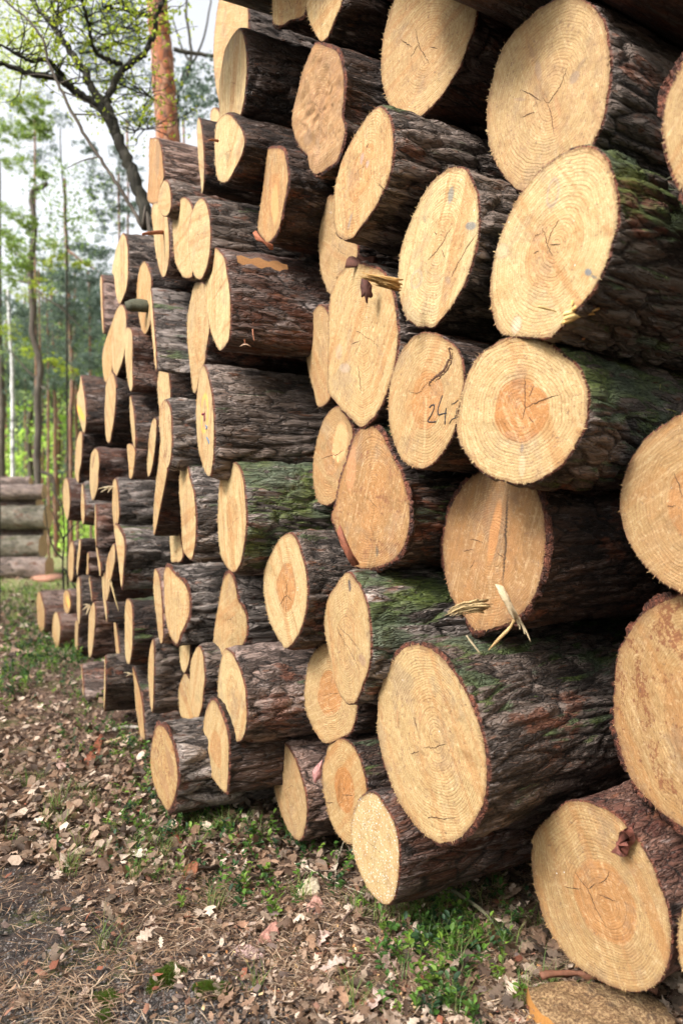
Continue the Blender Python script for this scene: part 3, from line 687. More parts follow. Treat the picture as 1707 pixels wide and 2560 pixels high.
  {'tone': 0.22, 'heart': 0.35, 'crack': 0, 'knots': 4, 'az': 55, 'bark': 'moss', 'moss': 0.8, 'dirt': 0.05, 'stain': 0.2}, 1.641,
  '1468,368 1494,377 1516,401 1529,436 1539,478 1542,516 1542,554 1529,605 1516,650 1497,694 1481,723 1449,761 1411,806 1386,832 1366,843 1312,843 1271,838 1245,825 1236,803 1228,765 1225,733 1228,688 1236,643 1248,596 1271,541 1296,493 1325,455 1354,423 1392,395 1430,374'),
 ('L88', 'almost circular golden end with a round orange heart and green mossed bark',
  {'tone': 0.38, 'heart': 1, 'crack': 0, 'az': 50, 'bark': 'grey', 'moss': 0.8, 'stain': 0.2, 'dirt': 0.05}, 1.747,
  '1279,846 1311,845 1349,851 1384,870 1416,896 1442,918 1456,943 1467,979 1467,1017 1463,1055 1445,1097 1420,1138 1394,1167 1362,1189 1324,1208 1286,1207 1247,1197 1215,1183 1184,1157 1161,1128 1147,1097 1142,1065 1148,1017 1158,969 1174,928 1196,892 1228,867 1254,851'),
 ('L89', 'round dark orange end at the right border of the picture at mid height',
  {'tone': 0.7, 'heart': 0.8, 'dirt': 0.5, 'bark': 'dark', 'crack': 0}, 1.587,
  '1705,1036 1673,1055 1641,1077 1615,1096 1594,1123 1577,1153 1564,1181 1554,1213 1550,1245 1551,1287 1558,1319 1573,1357 1592,1389 1620,1421 1647,1449 1683,1472 1715,1485 1758,1491 1811,1478 1864,1436 1907,1361 1922,1266 1907,1181 1864,1102 1800,1043 1747,1028'),
 ('L90', 'huge end at the right border with reddish stains and flaky red bark rim',
  {'tone': 0.7, 'heart': 0.3, 'stain': 2.2, 'rim': 0.014, 'bark': 'rust', 'dirt': 0.25, 'crack': 1}, 1.639,
  '1707,1492 1677,1497 1639,1514 1608,1534 1583,1565 1562,1598 1547,1629 1540,1667 1537,1705 1534,1756 1535,1807 1544,1845 1557,1896 1575,1942 1600,1978 1639,2019 1677,2049 1736,2083 1779,2083 1843,2049 1906,1960 1940,1858 1945,1743 1919,1641 1868,1557 1804,1506 1753,1491'),
 ('L91', 'large golden end at the lower right with a cross shaped crack and a leaf',
  {'tone': 0.62, 'heart': 0.7, 'crack': 0, 'bark': 'red', 'stain': 0.24, 'dirt': 0.29}, 1.833,
  '1429,2003 1469,2006 1504,2020 1538,2040 1564,2066 1587,2095 1610,2129 1630,2167 1647,2213 1665,2261 1673,2304 1676,2347 1670,2399 1653,2442 1627,2468 1587,2479 1544,2472 1495,2448 1452,2422 1418,2393 1392,2356 1366,2313 1349,2264 1334,2210 1329,2161 1329,2121 1337,2083 1363,2052 1389,2029 1409,2009'),
 ('L92', 'sliver of a small end in the lower right corner beside the large golden one',
  {'tone': 0.5, 'heart': 0, 'bark': 'dark', 'stain': 0.26, 'dirt': 0.2, 'crack': 1}, 1.528,
  '1728,2247 1751,2333 1745,2419 1722,2442 1703,2419 1696,2376 1696,2327 1705,2281'),
 ('L93', 'narrow olive end behind the left edge of the V footed pale end',
  {'tone': 0.55, 'heart': 0.1, 'dirt': 0.7, 'streak': 0.5, 'bark': 'grey', 'stain': 0.32, 'crack': 1}, 2.785,
  '795,765 814,773 827,815 833,878 836,880 835,943 827,988 811,1012 793,1014 785,979 771,928 766,883 768,841 772,821 780,786'),
 ('L94', 'pale end with V shaped foot and a dark bark scrap hanging from its top',
  {'tone': 0.42, 'heart': 0.1, 'stain': 0.25, 'streak': 0.15, 'rim': 0.006, 'bark': 'grey', 'crack': 1}, 2.372,
  '890,660 919,665 948,677 970,703 983,744 991,799 994,846 992,864 984,921 973,959 960,998 938,1036 919,1055 903,1068 878,1046 846,1014 820,975 819,943 819,896 820,848 820,815 823,767 830,725 846,687 865,668'),
 ('L95', 'dim tan end in shadow behind the foot of the leaning spindle end',
  {'tone': 0.6, 'heart': 0, 'dirt': 0.7, 'bark': 'dark', 'stain': 0.17, 'crack': 1}, 2.644,
  '825,489 855,502 887,559 893,623 887,671 871,712 846,735 823,732 811,706 801,671 797,617 798,572 807,518'),
 ('L96', 'leaning cream end with blue grey knots and a broken branch spike on its left edge',
  {'tone': 0.1, 'heart': 0.2, 'crack': 0, 'knots': 3, 'bark': 'grey', 'moss': 0.3, 'stain': 0.26, 'dirt': 0.05}, 1.984,
  '1145,419 1165,429 1180,457 1192,489 1196,534 1195,579 1187,623 1174,671 1158,712 1126,767 1104,795 1085,815 1062,816 1037,811 1018,795 1007,773 999,738 994,706 996,671 1002,623 1015,579 1037,528 1056,489 1075,461 1098,438 1123,422'),
 ('L97', 'golden end with the number 24 written on it and a jagged step in the cut',
  {'tone': 0.6, 'heart': 0.75, 'crack': 0, 'bark': 'dark', 'dirt': 0.34}, 2.036,
  '1062,833 1094,838 1117,853 1139,870 1152,896 1158,934 1157,972 1145,1023 1133,1081 1107,1128 1078,1160 1053,1170 1031,1167 1005,1148 989,1116 976,1074 971,1030 972,991 976,956 988,915 1005,877 1024,851 1043,838'),
 ('L98', 'smaller oval end with tan heart and square pits, left of the orange brown end',
  {'tone': 0.7, 'heart': 0.6, 'dirt': 0.5, 'bark': 'grey', 'crack': 0}, 2.694,
  '841,1017 858,1030 878,1065 881,1097 878,1135 868,1176 852,1227 842,1246 820,1262 798,1256 788,1230 783,1199 783,1157 790,1112 801,1071 817,1036'),
 ('L99', 'large orange brown streaked end with ragged red bark rim, below the V footed pale end',
  {'tone': 0.8, 'heart': 0.4, 'streak': 0.4, 'stain': 0.9, 'rim': 0.012, 'bark': 'dark', 'moss': 0.4, 'dirt': 0.21, 'crack': 1}, 2.344,
  '922,1065 948,1081 967,1112 986,1151 1002,1183 1015,1230 1024,1262 1023,1250 1023,1291 1019,1330 1006,1371 984,1397 955,1413 923,1419 891,1416 875,1393 856,1355 840,1320 830,1288 839,1262 852,1199 868,1151 884,1100 900,1074'),
 ('L100', 'brown end with a dark vertical gash and two broken pale splinters at its foot',
  {'tone': 0.9, 'heart': 0.3, 'dirt': 0.5, 'streak': 0.4, 'rim': 0.014, 'bark': 'dark', 'stain': 0.36, 'crack': 0}, 2.04,
  '1229,1169 1273,1172 1321,1195 1343,1233 1356,1278 1361,1329 1359,1389 1350,1443 1334,1488 1305,1529 1273,1555 1229,1571 1187,1574 1162,1542 1136,1507 1120,1469 1111,1421 1107,1370 1111,1329 1123,1278 1142,1239 1168,1204 1200,1182'),
]

# ------------------------------------------------------------------ the timber pile
BARKS = dict(grey=((0.0266, 0.0178, 0.0133), (0.1849, 0.1380, 0.1134), 1.1), dark=((0.0148, 0.0081, 0.0059), (0.0813, 0.0468, 0.0332), .8), silver=((0.0370, 0.0281, 0.0237), (0.3205, 0.2649, 0.2342), 1.3),
             pink=((0.0555, 0.0281, 0.0200), (0.3451, 0.2281, 0.1849), 1.1), pinkgrey=((0.0481, 0.0318, 0.0252), (0.3205, 0.2281, 0.1911), 1.1), rust=((0.0703, 0.0244, 0.0126), (0.1232, 0.0863, 0.0739), .8),
             salmon=((0.1184, 0.0459, 0.0259), (0.2342, 0.1540, 0.1232), .45), red=((0.0703, 0.0163, 0.0104), (0.2095, 0.1048, 0.0739), .6), shag=((0.0207, 0.0148, 0.0118), (0.3697, 0.3081, 0.2712), 1.9),
             moss=((0.0207, 0.0148, 0.0118), (0.1232, 0.0925, 0.0715), 1.1))
FOLDS = {1: ((431, 1425), (446, 1600), math.radians(-24)), 2: ((590, 1480), (573, 1640), math.radians(-26))}
GROUP = 'pine logs stacked in the long timber pile'

def axis_dir(x):
    a = math.radians(np.interp(x, [500, 1000], [65, 58])); return a

def plane_hit(px, py, P0, nrm):
    d = np.stack([(px - CX) / F, np.ones_like(px), (CY - py) / F], -1)
    t = ((P0 - np.array([0, 0, CAMZ])) @ nrm) / (d @ nrm)
    return np.array([0, 0, CAMZ]) + d * t[..., None]

LOGINFO = {}
def make_log(code, label, o, z, pts, invis=False):
    seed = (sum(ord(c) * (i + 3) for i, c in enumerate(code)) * 37) % 997
    r_ = np.random.default_rng(seed)
    P = np.array([[float(v) for v in t.split(',')] for t in pts.split()]) if isinstance(pts, str) else pts
    P = even(resample(P, 8), 200)
    c = (P.min(0) + P.max(0)) / 2; hgt = (P[:, 1].max() - P[:, 1].min()) / F * z
    P0 = pix(c[0], c[1], z)
    az = math.radians(o['az']) if 'az' in o else axis_dir(c[0])
    ax = np.array([math.sin(az), math.cos(az), 0]); sdv = np.array([-math.cos(az), math.sin(az), 0])
    u0 = (c[0] - CX) / F
    lo = math.atan(-P[:, 0].min() / F + CX / F) + 0.03; hi = math.radians(62)
    lo = max(lo, math.radians(-5))
    for _ in range(40):                                   # turn of the cut that makes the section about round
        a = (lo + hi) / 2
        nrm = np.array([math.cos(a), math.sin(a), 0])
        Q = plane_hit(P[:, 0], P[:, 1], P0, nrm); wd = np.ptp(Q @ sdv)
        if wd > hgt * 0.95: lo = a
        else: hi = a
    a = max(a, math.radians(12)) if c[0] > 700 else a
    nrm = np.array([math.cos(a), math.sin(a), 0])
    dx = float(np.clip(z * 0.0026, 0.0042, 0.03)); R = hgt / 2
    M = int(np.clip(2 * math.pi * R / dx, 40, 330)); K = max(8, int(R / dx * 0.8))
    if invis: M = 48; K = 6
    P = even(P, M)
    jit = fbm(np.stack([P[:, 0], P[:, 1], np.zeros(M)], 1) * (0.09 * z / 2.0), 3, seed) - 0.5
    P = c + (P - c) * (1 + jit[:, None] * 0.03)
    pith = c + (r_.random(2) - 0.5) * np.ptp(P, axis=0) * 0.12
    fr = np.linspace(0, 1, K + 1)[1:]
    G = pith + fr[:, None, None] * (P - pith)[None]
    face = plane_hit(G[..., 0], G[..., 1], P0, nrm)
    pw = plane_hit(np.array([pith[0]]), np.array([pith[1]]), P0, nrm)[0]
    if o.get('fold'):
        f1, f2, da = FOLDS[int(o['fold'])]
        f1 = np.array(f1, float); f2 = np.array(f2, float)
        w1 = plane_hit(f1[:1], f1[1:], P0, nrm)[0]; w2 = plane_hit(f2[:1], f2[1:], P0, nrm)[0]
        a2 = a - da; n2 = np.cross(w2 - w1, np.array([-math.sin(a2), math.cos(a2), 0])); n2 /= np.linalg.norm(n2)
        def side(q): return (f2[0] - f1[0]) * (q[..., 1] - f1[1]) - (f2[1] - f1[1]) * (q[..., 0] - f1[0])
        sg = side(np.array([f1[0] + 50, f1[1]]))
        face2 = plane_hit(G[..., 0], G[..., 1], w1, n2)
        msk = (side(G) * sg) > 0
        face = np.where(msk[..., None], face2, face)
        if side(pith[None])[0] * sg > 0: pw = plane_hit(np.array([pith[0]]), np.array([pith[1]]), w1, n2)[0]
    # relief of the sawn face, pushed along the log's axis
    rel = (fbm(face.reshape(-1, 3) * 22, 3, seed).reshape(face.shape[:2]) - 0.5) * (0.010 if not o.get('rough') else 0.035)
    rel *= (1 - fr[:, None] ** 6)
    face = face + rel[..., None] * ax
    rim3 = face[-1]; cen = rim3.mean(0)
    Rm = np.linalg.norm(rim3 - cen, axis=1).mean()
    # empty at the base of the log
    rot = Matrix((Vector(ax), Vector((-ax[1], ax[0], 0)), Vector((0, 0, 1)))).transposed()
    root = bpy.data.objects.new('pine_log', None); COL.objects.link(root); root.empty_display_size = 0.1
    base = np.array([cen[0], cen[1], cen[2] - hgt / 2])
    MW = Matrix.Translation(Vector(base)) @ rot.to_4x4()
    root.matrix_world = MW
    tag(root, label, 'log', GROUP)
    inv = np.array(MW.inverted())
    def loc(V): return V @ inv[:3, :3].T + inv[:3, 3]
    # ---- sawn end, in its own frame: X across, Y up, Z out of the cut
    zx = np.array([-math.sin(a), math.cos(a), 0]); fro = Matrix((Vector(-zx), Vector((0, 0, 1)), Vector(np.cross(-zx, [0, 0, 1])))).transposed()
    FW = Matrix.Translation(Vector(pw)) @ fro.to_4x4(); fin = np.array(FW.inverted())
    V = np.concatenate([pw[None], face.reshape(-1, 3)])
    wR = np.linalg.norm(rim3 - pw, axis=1)
    radv = np.concatenate([[0], (fr[:, None] * (0.65 * wR.mean() + 0.35 * wR)[None]).ravel()])
    frv = np.concatenate([[0], np.repeat(fr, M)])
    mark = np.zeros((len(V), 4))
    GI = np.concatenate([pith[None], G.reshape(-1, 2)])
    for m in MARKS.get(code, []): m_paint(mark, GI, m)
    i = np.arange(K - 1)[:, None] * M + 1; j = np.arange(M)[None, :]; j2 = (j + 1) % M
    quads = np.stack([i + j, i + M + j, i + M + j2, i + j2], -1).reshape(-1, 4).astype(np.int32)
    tris = np.stack([np.zeros(M, int), 1 + np.arange(M), 1 + (np.arange(M) + 1) % M], -1).astype(np.int32)
    # orient towards camera (normals are two sided for shading, keep consistent)
    Vs = [V]; blocks = [quads, tris]; nv = len(V)
    rads = [radv]; frs = [frv]; mks = [mark]
    if not invis and z < 4.2:                              # torn fibres standing off the edge of the cut
        nf = int(260 * R / 0.2); k = r_.integers(0, M, nf); b = rim3[k] + (cen - rim3[k]) * (r_.random(nf) * 0.05)[:, None]
        outw = rim3[k] - cen; outw /= np.linalg.norm(outw, axis=1)[:, None]
        L = 0.002 + 0.007 * r_.random(nf) ** 2; tan = rim3[(k + 1) % M] - rim3[k]; tan /= np.linalg.norm(tan, axis=1)[:, None]
        tip = b + outw * (L * 1.2)[:, None] - ax * (L * r_.random(nf))[:, None] + tan * ((r_.random(nf) - .5) * 0.006)[:, None]
        wv_ = tan * (0.0011 + 0.0012 * r_.random(nf))[:, None]
        FV = np.stack([b - wv_ - ax * .001, b + wv_ - ax * .001, tip], 1).reshape(-1, 3)
        Vs.append(FV); blocks[1] = np.concatenate([tris, (nv + np.arange(nf * 3).reshape(-1, 3)).astype(np.int32)])
        rads.append(np.zeros(nf * 3)); frs.append(np.full(nf * 3, 0.6)); mks.append(np.zeros((nf * 3, 4)))
    Vw = np.concatenate(Vs); Vl = Vw @ fin[:3, :3].T + fin[:3, 3]
    fo = mesh_obj('cut_end', Vl, blocks, WOOD, None, {'rad': np.concatenate(rads), 'frac': np.concatenate(frs), 'mark': np.concatenate(mks)}, True)
    fo.parent = root; fo.matrix_basis = MW.inverted() @ FW
    for k in ('tone', 'heart', 'streak', 'stain', 'dirt', 'resin', 'crack'): fo[k] = float(o.get(k, {'tone': .4}.get(k, 0.0)))
    fo['seed'] = (seed % 91) * 0.37 + 0.1
    # ---- bark
    bA, bB, amp = BARKS[o.get('bark', 'grey')]
    rim = o.get('rim', 0.0035)
    def outdir(V): 
        d = V - cen; d = d - (d @ ax)[:, None] * ax; return d / (np.linalg.norm(d, axis=1)[:, None] + 1e-9)
    od = outdir(rim3)
    vis = 0.95 if c[0] > 800 else 0.75
    nt_ = int(vis / (dx * 1.15)); ts = np.concatenate([np.linspace(0, vis, nt_), np.linspace(vis, 3.4, 14)[1:]])
    if invis: ts = np.linspace(0, 3.2, 10)
    crl = fbm(np.stack([np.arange(M) * 2 * math.pi * R / M * 30, np.full(M, seed * .3), np.zeros(M)], 1) * .55, 3, seed + 5)
    rimw = rim * (0.35 + 1.3 * np.clip(crl, 0, 1) * (1 if rim < .008 else 1.3 * (crl > .42) + .25))
    r0 = rim3 + od * rimw[:, None] + ax * (0.0015 + (r_.random(M) * 0.5 * rim)[:, None])
    rings = rim3[None] + ts[:, None, None] * ax
    flat = rings.reshape(-1, 3)
    L3 = loc(flat); q = L3.copy(); q[:, 0] *= 0.25
    wobv = np.stack([fbm(q * 9, 2, seed + 8), fbm(q * 9 + 31, 2, seed + 9), fbm(q * 9 + 77, 2, seed + 10)], 1) - 0.5
    f1_, f2_, cid = cells((q + wobv * 0.09) * (19 + 10 * r_.random()) + seed, seed)
    edge = np.clip((f2_ - f1_) / 0.35, 0, 1)
    low = fbm(L3 * np.array([2.0, 6, 6]) + seed, 2, seed + 3) - 0.5
    fine = fbm(q * 120, 2, seed + 4) - 0.5
    disp = amp * (0.0115 * (edge ** 0.6) + 0.011 * (cid - 0.5) * edge + 0.004 * fine) + 0.03 * low * min(1, 4 * R) - 0.002
    tt = np.repeat(ts, M)
    ease = np.clip(tt / 0.03, 0, 1)
    disp = disp * ease + (1 - ease) * np.tile(rimw, len(ts)) + 0.0012
    disp = np.maximum(disp, -0.008)
    body = flat + np.tile(od, (len(ts), 1)) * disp[:, None]
    taper = 1 + 0.05 * (r_.random() - 0.35) * np.clip(tt, 0, 3)
    axl = cen + ((body - cen) @ ax)[:, None] * ax
    body = axl + (body - axl) * taper[:, None]
    # first ring exactly round the rim of the wood, second the outer edge of the bark
    body[:M] = r0
    V = np.concatenate([rim3, body]); nr = len(ts) + 1
    i = np.arange(nr - 1)[:, None] * M; 
    quads = np.stack([i + j, i + j2, i + M + j2, i + M + j], -1).reshape(-1, 4).astype(np.int32)
    V = np.concatenate([V, (cen + ax * 3.4)[None]]); last = (nr - 1) * M
    tris = np.stack([last + np.arange(M), last + (np.arange(M) + 1) % M, np.full(M, len(V) - 1)], -1).astype(np.int32)
    crk = np.concatenate([np.ones(M), edge, [1]]); cd_ = np.concatenate([np.full(M, .5), cid, [.5]])
    rv = np.concatenate([np.ones(M), np.clip(1 - tt / (0.004 + 0.5 * rim), 0, 1), [0]])
    crk[M:2 * M] = 1
    bo = mesh_obj('bark', loc(V), [quads, tris], BARK, root, {'crk': crk, 'cid': cd_, 'rimv': rv}, True)
    tj = 0.85 + 0.35 * r_.random()
    bo['colA'] = [v * tj for v in bA]; bo['colB'] = [v * tj for v in bB]
    bo['moss'] = float(o.get('moss', 0.27 if o.get('bark') in ('grey', 'silver') else 0.0)); bo['gloss'] = float(o.get('gloss', 0.0)); bo['seed'] = (seed % 83) * 0.41
    LOGINFO[code] = dict(GI=GI, rel=np.concatenate([[rel[0].mean()], rel.ravel()]), root=root, MW=MW, inv=inv, P0=P0, n=nrm, ax=ax, cen=cen, R=hgt / 2, z=z, c=c, a=a)
    return root

def m_paint(mark, GI, m):
    """m = (kind, cx, cy, rx, ry, tilt, rgb, strength): an elliptical mark on the cut, photo coordinates of its place"""
    kind, cx, cy, rx, ry, tl, rgb, st = m
    t = math.radians(tl); d = GI - np.array([cx, cy])
    x = (d[:, 0] * math.cos(t) + d[:, 1] * math.sin(t)) / rx; y = (-d[:, 0] * math.sin(t) + d[:, 1] * math.cos(t)) / ry
    rr = np.sqrt(x * x + y * y)
    if kind == 'disc': wgt = np.clip((1.15 - rr) / 0.3, 0, 1)
    elif kind == 'ring': wgt = np.clip(1 - np.abs(rr - 0.85) / 0.22, 0, 1)
    wgt = wgt * st
    for k in range(3): mark[:, k] = mark[:, k] * (1 - wgt) + rgb[k] * wgt
    s = mark[:, 3] + wgt * (1 - mark[:, 3])
    mark[:, :3] = np.where(wgt[:, None] > 0.02, np.array(rgb)[None], mark[:, :3]); mark[:, 3] = np.maximum(mark[:, 3], wgt)

KB = (.20, .13, .10); KG = (.17, .17, .17); OR = (.80, .34, .06)
MARKS = {
 'L85': [('disc', 1346, 175, 9, 26, -8, (.26, .17, .11), .7), ('disc', 1328, 128, 4, 24, -20, (.28, .17, .10), .6), ('disc', 1434, 193, 9, 19, 30, (.24, .17, .12), .75),
         ('disc', 1452, 160, 4, 18, 35, (.25, .16, .10), .6), ('disc', 1392, 265, 7, 25, -12, (.38, .19, .09), .5), ('disc', 1298, 248, 16, 4, 3, (.28, .18, .12), .6)],
 'L87': [('ring', 1381, 482, 15, 40, 12, (.30, .23, .18), .8), ('ring', 1254, 627, 17, 20, 20, (.32, .25, .17), .8), ('disc', 1254, 627, 12, 14, 20, (.42, .32, .2), .6),
         ('ring', 1290, 812, 13, 24, 15, (.38, .25, .20), .7), ('disc', 1291, 812, 9, 19, 15, (.48, .38, .28), .7), ('disc', 1470, 681, 9, 9, 0, (.13, .15, .17), .85),
         ('disc', 1484, 692, 8, 4, 20, (.12, .12, .12), .8)],
 'L96': [('disc', 1126, 488, 7, 22, 12, (.17, .17, .15), .8), ('disc', 1177, 565, 13, 10, -20, (.15, .16, .16), .75), ('ring', 1041, 698, 13, 26, 18, (.30, .24, .18), .75),
         ('disc', 1119, 700, 6, 8, 0, (.26, .18, .13), .6), ('disc', 1061, 548, 4, 8, 0, (.2, .15, .1), .6)],
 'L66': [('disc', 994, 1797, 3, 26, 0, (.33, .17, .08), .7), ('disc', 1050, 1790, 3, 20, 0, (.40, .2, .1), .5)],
 'L64': [('disc', 873, 1463, 3.5, 16, -6, (.08, .06, .06), .95), ('disc', 905, 1650, 9, 16, -20, (.30, .18, .13), .5)],
 'L83': [('disc', 905, 397, 4, 15, 12, (.30, .22, .2), .6), ('disc', 875, 553, 3, 22, 14, (.22, .17, .14), .75), ('disc', 918, 410, 4, 10, 10, (.35, .27, .24), .6)],
 'L21': [('disc', 203, 1033, 6, 22, -22, OR, .95)],
 'L27': [('ring', 512, 1034, 9.5, 52, 2, OR, .85)],
 'L45': [('disc', 171, 1504, 4, 16, -12, (.85, .42, .10), .7)],
 'L46': [],
 'L82': [('disc', 770, 342, 9, 22, 8, (.20, .12, .07), .65), ('disc', 775, 300, 22, 14, 0, (.38, .22, .11), .5)],
 'L71': [('disc', 425, 1905, 6, 42, -14, (.25, .13, .07), .6), ('disc', 412, 1960, 7, 40, -18, (.30, .16, .08), .5)],
 'L100': [('disc', 1235, 1330, 12, 78, 10, (.50, .22, .075), .6), ('disc', 1262, 1345, 2.2, 110, 3, (.03, .02, .015), 1.0)],
 'L99': [('disc', 1100, 1300, 2, 2, 0, KB, .1), ('disc', 941, 1378, 3, 14, -4, (.10, .08, .06), .85), ('disc', 878, 1170, 12, 60, 4, (.50, .24, .12), .4)],
 'L98': [('disc', 829, 1129, 4, 5, 0, (.33, .16, .07), .9), ('disc', 833, 1141, 5, 6, 0, (.33, .16, .07), .9), ('disc', 844, 1147, 3, 9, 0, (.33, .16, .07), .9), ('disc', 850, 1105, 17, 50, 6, (.68, .40, .19), .5)],
 'L97': [('disc', 1062, 1070, 3.5, 80, 4, (.50, .37, .2), .35)],
 'L29': [('disc', 234, 1152, 2.5, 20, 12, (.22, .12, .06), .85)],
 'L94': [('disc', 862, 920, 14, 12, 0, (.36, .28, .22), .5), ('disc', 848, 880, 9, 20, 0, (.34, .24, .18), .4)],
 'L88': [('disc', 1304, 1120, 4, 12, 4, (.20, .15, .12), .8), ('disc', 1305, 1165, 8, 30, 4, (.46, .34, .22), .5)],
 'L10': [('disc', 688, 510, 9, 50, 0, (.55, .30, .12), .6)],
}
for rec in LOGS: make_log(*rec)

# ------------------------------------------------------------------ writing and loose fragments on the logs
def on_log(code, name, shape, mat):
    """part of a log, given in world space"""
    L = LOGINFO[code]; S = Soup(); shape(S, L); V = np.concatenate(S.v); inv = L['inv']
    S2 = Soup(); S2.v = [V @ inv[:3, :3].T + inv[:3, 3]]; S2.f = S.f; S2.a = S.a; S2.n = S.n
    o = S2.build(name, mat); o.parent = L['root']; return o
def stroke(S, L, pts, w, lift=.004, jag=0):
    """a pen or paint stroke lying on the sawn face: thin flat band"""
    P = spline(np.array(pts, float), 7); r_ = np.random.default_rng(len(pts) + int(pts[0][0])); P = P + r_.normal(0, .9 * jag, P.shape)
    W = plane_hit(P[:, 0], P[:, 1], L['P0'], L['n'])
    near = ((P[:, None] - L['GI'][None]) ** 2).sum(-1).argsort(1)[:, :3]
    W = W + L['ax'] * (L['rel'][near].min(1)[:, None] - lift)
    T = np.gradient(W, axis=0); T /= np.linalg.norm(T, axis=1)[:, None]; s_ = np.cross(T, L['n']); s_ /= np.linalg.norm(s_, axis=1)[:, None]
    ww = w * (.7 + .6 * r_.random(len(P)))[:, None]
    if jag: ww = ww * (1 - .85 * np.linspace(-1, 1, len(P))[:, None] ** 2)
    V = np.stack([W - s_ * ww, W + s_ * ww, W + s_ * ww + L['ax'] * .003, W - s_ * ww + L['ax'] * .003], 1).reshape(-1, 3); n = len(P)
    i = np.arange(n - 1)[:, None] * 4; f = np.array([[0, 1, 5, 4], [1, 2, 6, 5], [2, 3, 7, 6], [3, 0, 4, 7]])
    S.add(V, (i[:, None] + f[None]).reshape(-1, 4), np.array([.02, .02, .02]))
def K2(L): return [(750 + a / 3.136, 800 + b / 3.136) for a, b in L]
def w24(S, L):
    stroke(S, L, K2([(1015, 690), (1030, 668), (1050, 668), (1050, 700), (1030, 745), (1002, 792), (1030, 800), (1070, 797)]), .0017, .0012)
    stroke(S, L, K2([(1115, 590), (1100, 640), (1085, 700), (1090, 742), (1120, 735), (1150, 730)]), .0017, .0012)
    stroke(S, L, K2([(1148, 690), (1140, 740), (1133, 820)]), .0017, .0012)
    stroke(S, L, K2([(1190, 660), (1215, 650), (1240, 625)]), .0009, .0012)
    stroke(S, L, K2([(1228, 690), (1222, 740), (1210, 775)]), .0008, .0012); stroke(S, L, K2([(1170, 815), (1190, 780), (1232, 765)]), .0009, .0012)
on_log('L97', 'handwriting', w24, INK)
# the painted step shadow of the numbered end follows with the cracks
def J2(L): return [(450 + a / 3.92, 900 + b / 3.92) for a, b in L]
on_log('L27', 'red_mark', lambda S, L: (stroke(S, L, J2([(240, 518), (241, 560), (240, 598)]), .009, .002), stroke(S, L, J2([(217, 532), (230, 530), (243, 528)]), .0035, .0025)), REDP)
on_log('L27', 'blue_scribble', lambda S, L: (stroke(S, L, J2([(255, 640), (265, 660), (255, 680)]), .0025, .002), stroke(S, L, J2([(268, 760), (280, 780), (288, 820)]), .0025, .002)), BLUEP)

def spike(S, pts, ws, col, n=6, seed=1):
    """pts: (px,py,z); ws radii in metres"""
    P = spline(np.array([pix(*p) for p in pts]), 4); R = np.interp(np.linspace(0, 1, len(P)), np.linspace(0, 1, len(ws)), ws)
    V, B = tube(P, R, n, .35, seed); S.add(V, B, np.array(col))
def bundle(S, pts, w, n, col, seed=0, spread=1.0):
    """torn wood: many thin strands running together and parting at the tip"""
    r_ = np.random.default_rng(seed); Q = np.array([pix(*p) for p in pts])
    for k in range(n):
        f0, f1 = r_.uniform(0, .25), r_.uniform(.55, 1.0)
        off = r_.normal(0, 1, 3) * w * .45; P = []
        for t in np.linspace(f0, f1, 6):
            x = t * (len(Q) - 1); i = min(int(x), len(Q) - 2); p = Q[i] + (Q[i + 1] - Q[i]) * (x - i)
            P.append(p + off * (1 + spread * t) + r_.normal(0, 1, 3) * w * .10)
        V, B = tube(P, [w * .20, w * .26, w * .24, w * .18, w * .12, w * .03], 4, .5, seed + k); S.add(V, B, np.array(col) * r_.uniform(.55, 1.2))

YW = (.44, .29, .13); PW = (.54, .43, .27)
def E2(a, b): return (750 + a / 3.136, 400 + b / 3.136)
zz = LOGINFO['L96']['z']
on_log('L96', 'branch_stub', lambda S, L: (bundle(S, [(*E2(790, 985), zz + .02), (*E2(700, 965), zz - .02), (*E2(600, 935), zz - .03), (*E2(470, 900), zz - .05)], .013, 44, (.50, .30, .11), 1, -.25), bundle(S, [(*E2(785, 1015), zz + .02), (*E2(700, 995), zz), (*E2(570, 965), zz - .02)], .008, 14, (.38, .2, .07), 2, -.3)), SPL)
def flat_piece(S, outline, z, thick, col, n=20, bend=.0, seed=0):
    P = even(np.array(outline, float), n); r_ = np.random.default_rng(seed); z_ = z + r_.normal(0, .002, n) + bend * ((P[:, 0] - P[:, 0].mean()) / 30) ** 2
    A = np.array([pix(P[k, 0], P[k, 1], z_[k]) for k in range(n)]); B = A + np.array([0, thick, 0]); V = np.concatenate([A, B, [A.mean(0) + [0, -.004, 0]], [B.mean(0)]])
    j = np.arange(n); j2 = (j + 1) % n
    cc = np.tile(np.array(col), (len(V), 1)) * (.75 + .5 * r_.random(len(V)))[:, None]
    S.add(V, [np.stack([j, j2, n + j2, n + j], -1), np.concatenate([np.stack([j2, j, np.full(n, 2 * n)], -1), np.stack([n + j, n + j2, np.full(n, 2 * n + 1)], -1)])], cc)
zz = LOGINFO['L94']['z']
on_log('L94', 'bark_scrap', lambda S, L: flat_piece(S, [E2(480, 925), E2(520, 930), E2(545, 960), E2(565, 985), E2(560, 1030), E2(575, 1065), E2(555, 1080), E2(535, 1070), E2(528, 1125), E2(515, 1110), E2(505, 1060), E2(480, 1080), E2(478, 1030), E2(470, 990)], LOGINFO['L94']['z'] - .13, .006, (.08, .03, .022), 30, 0, 2), LEAFDRY)
def F2(a, b): return (1207 + a / 3.136, 350 + b / 3.136)
zz = LOGINFO['L87']['z']
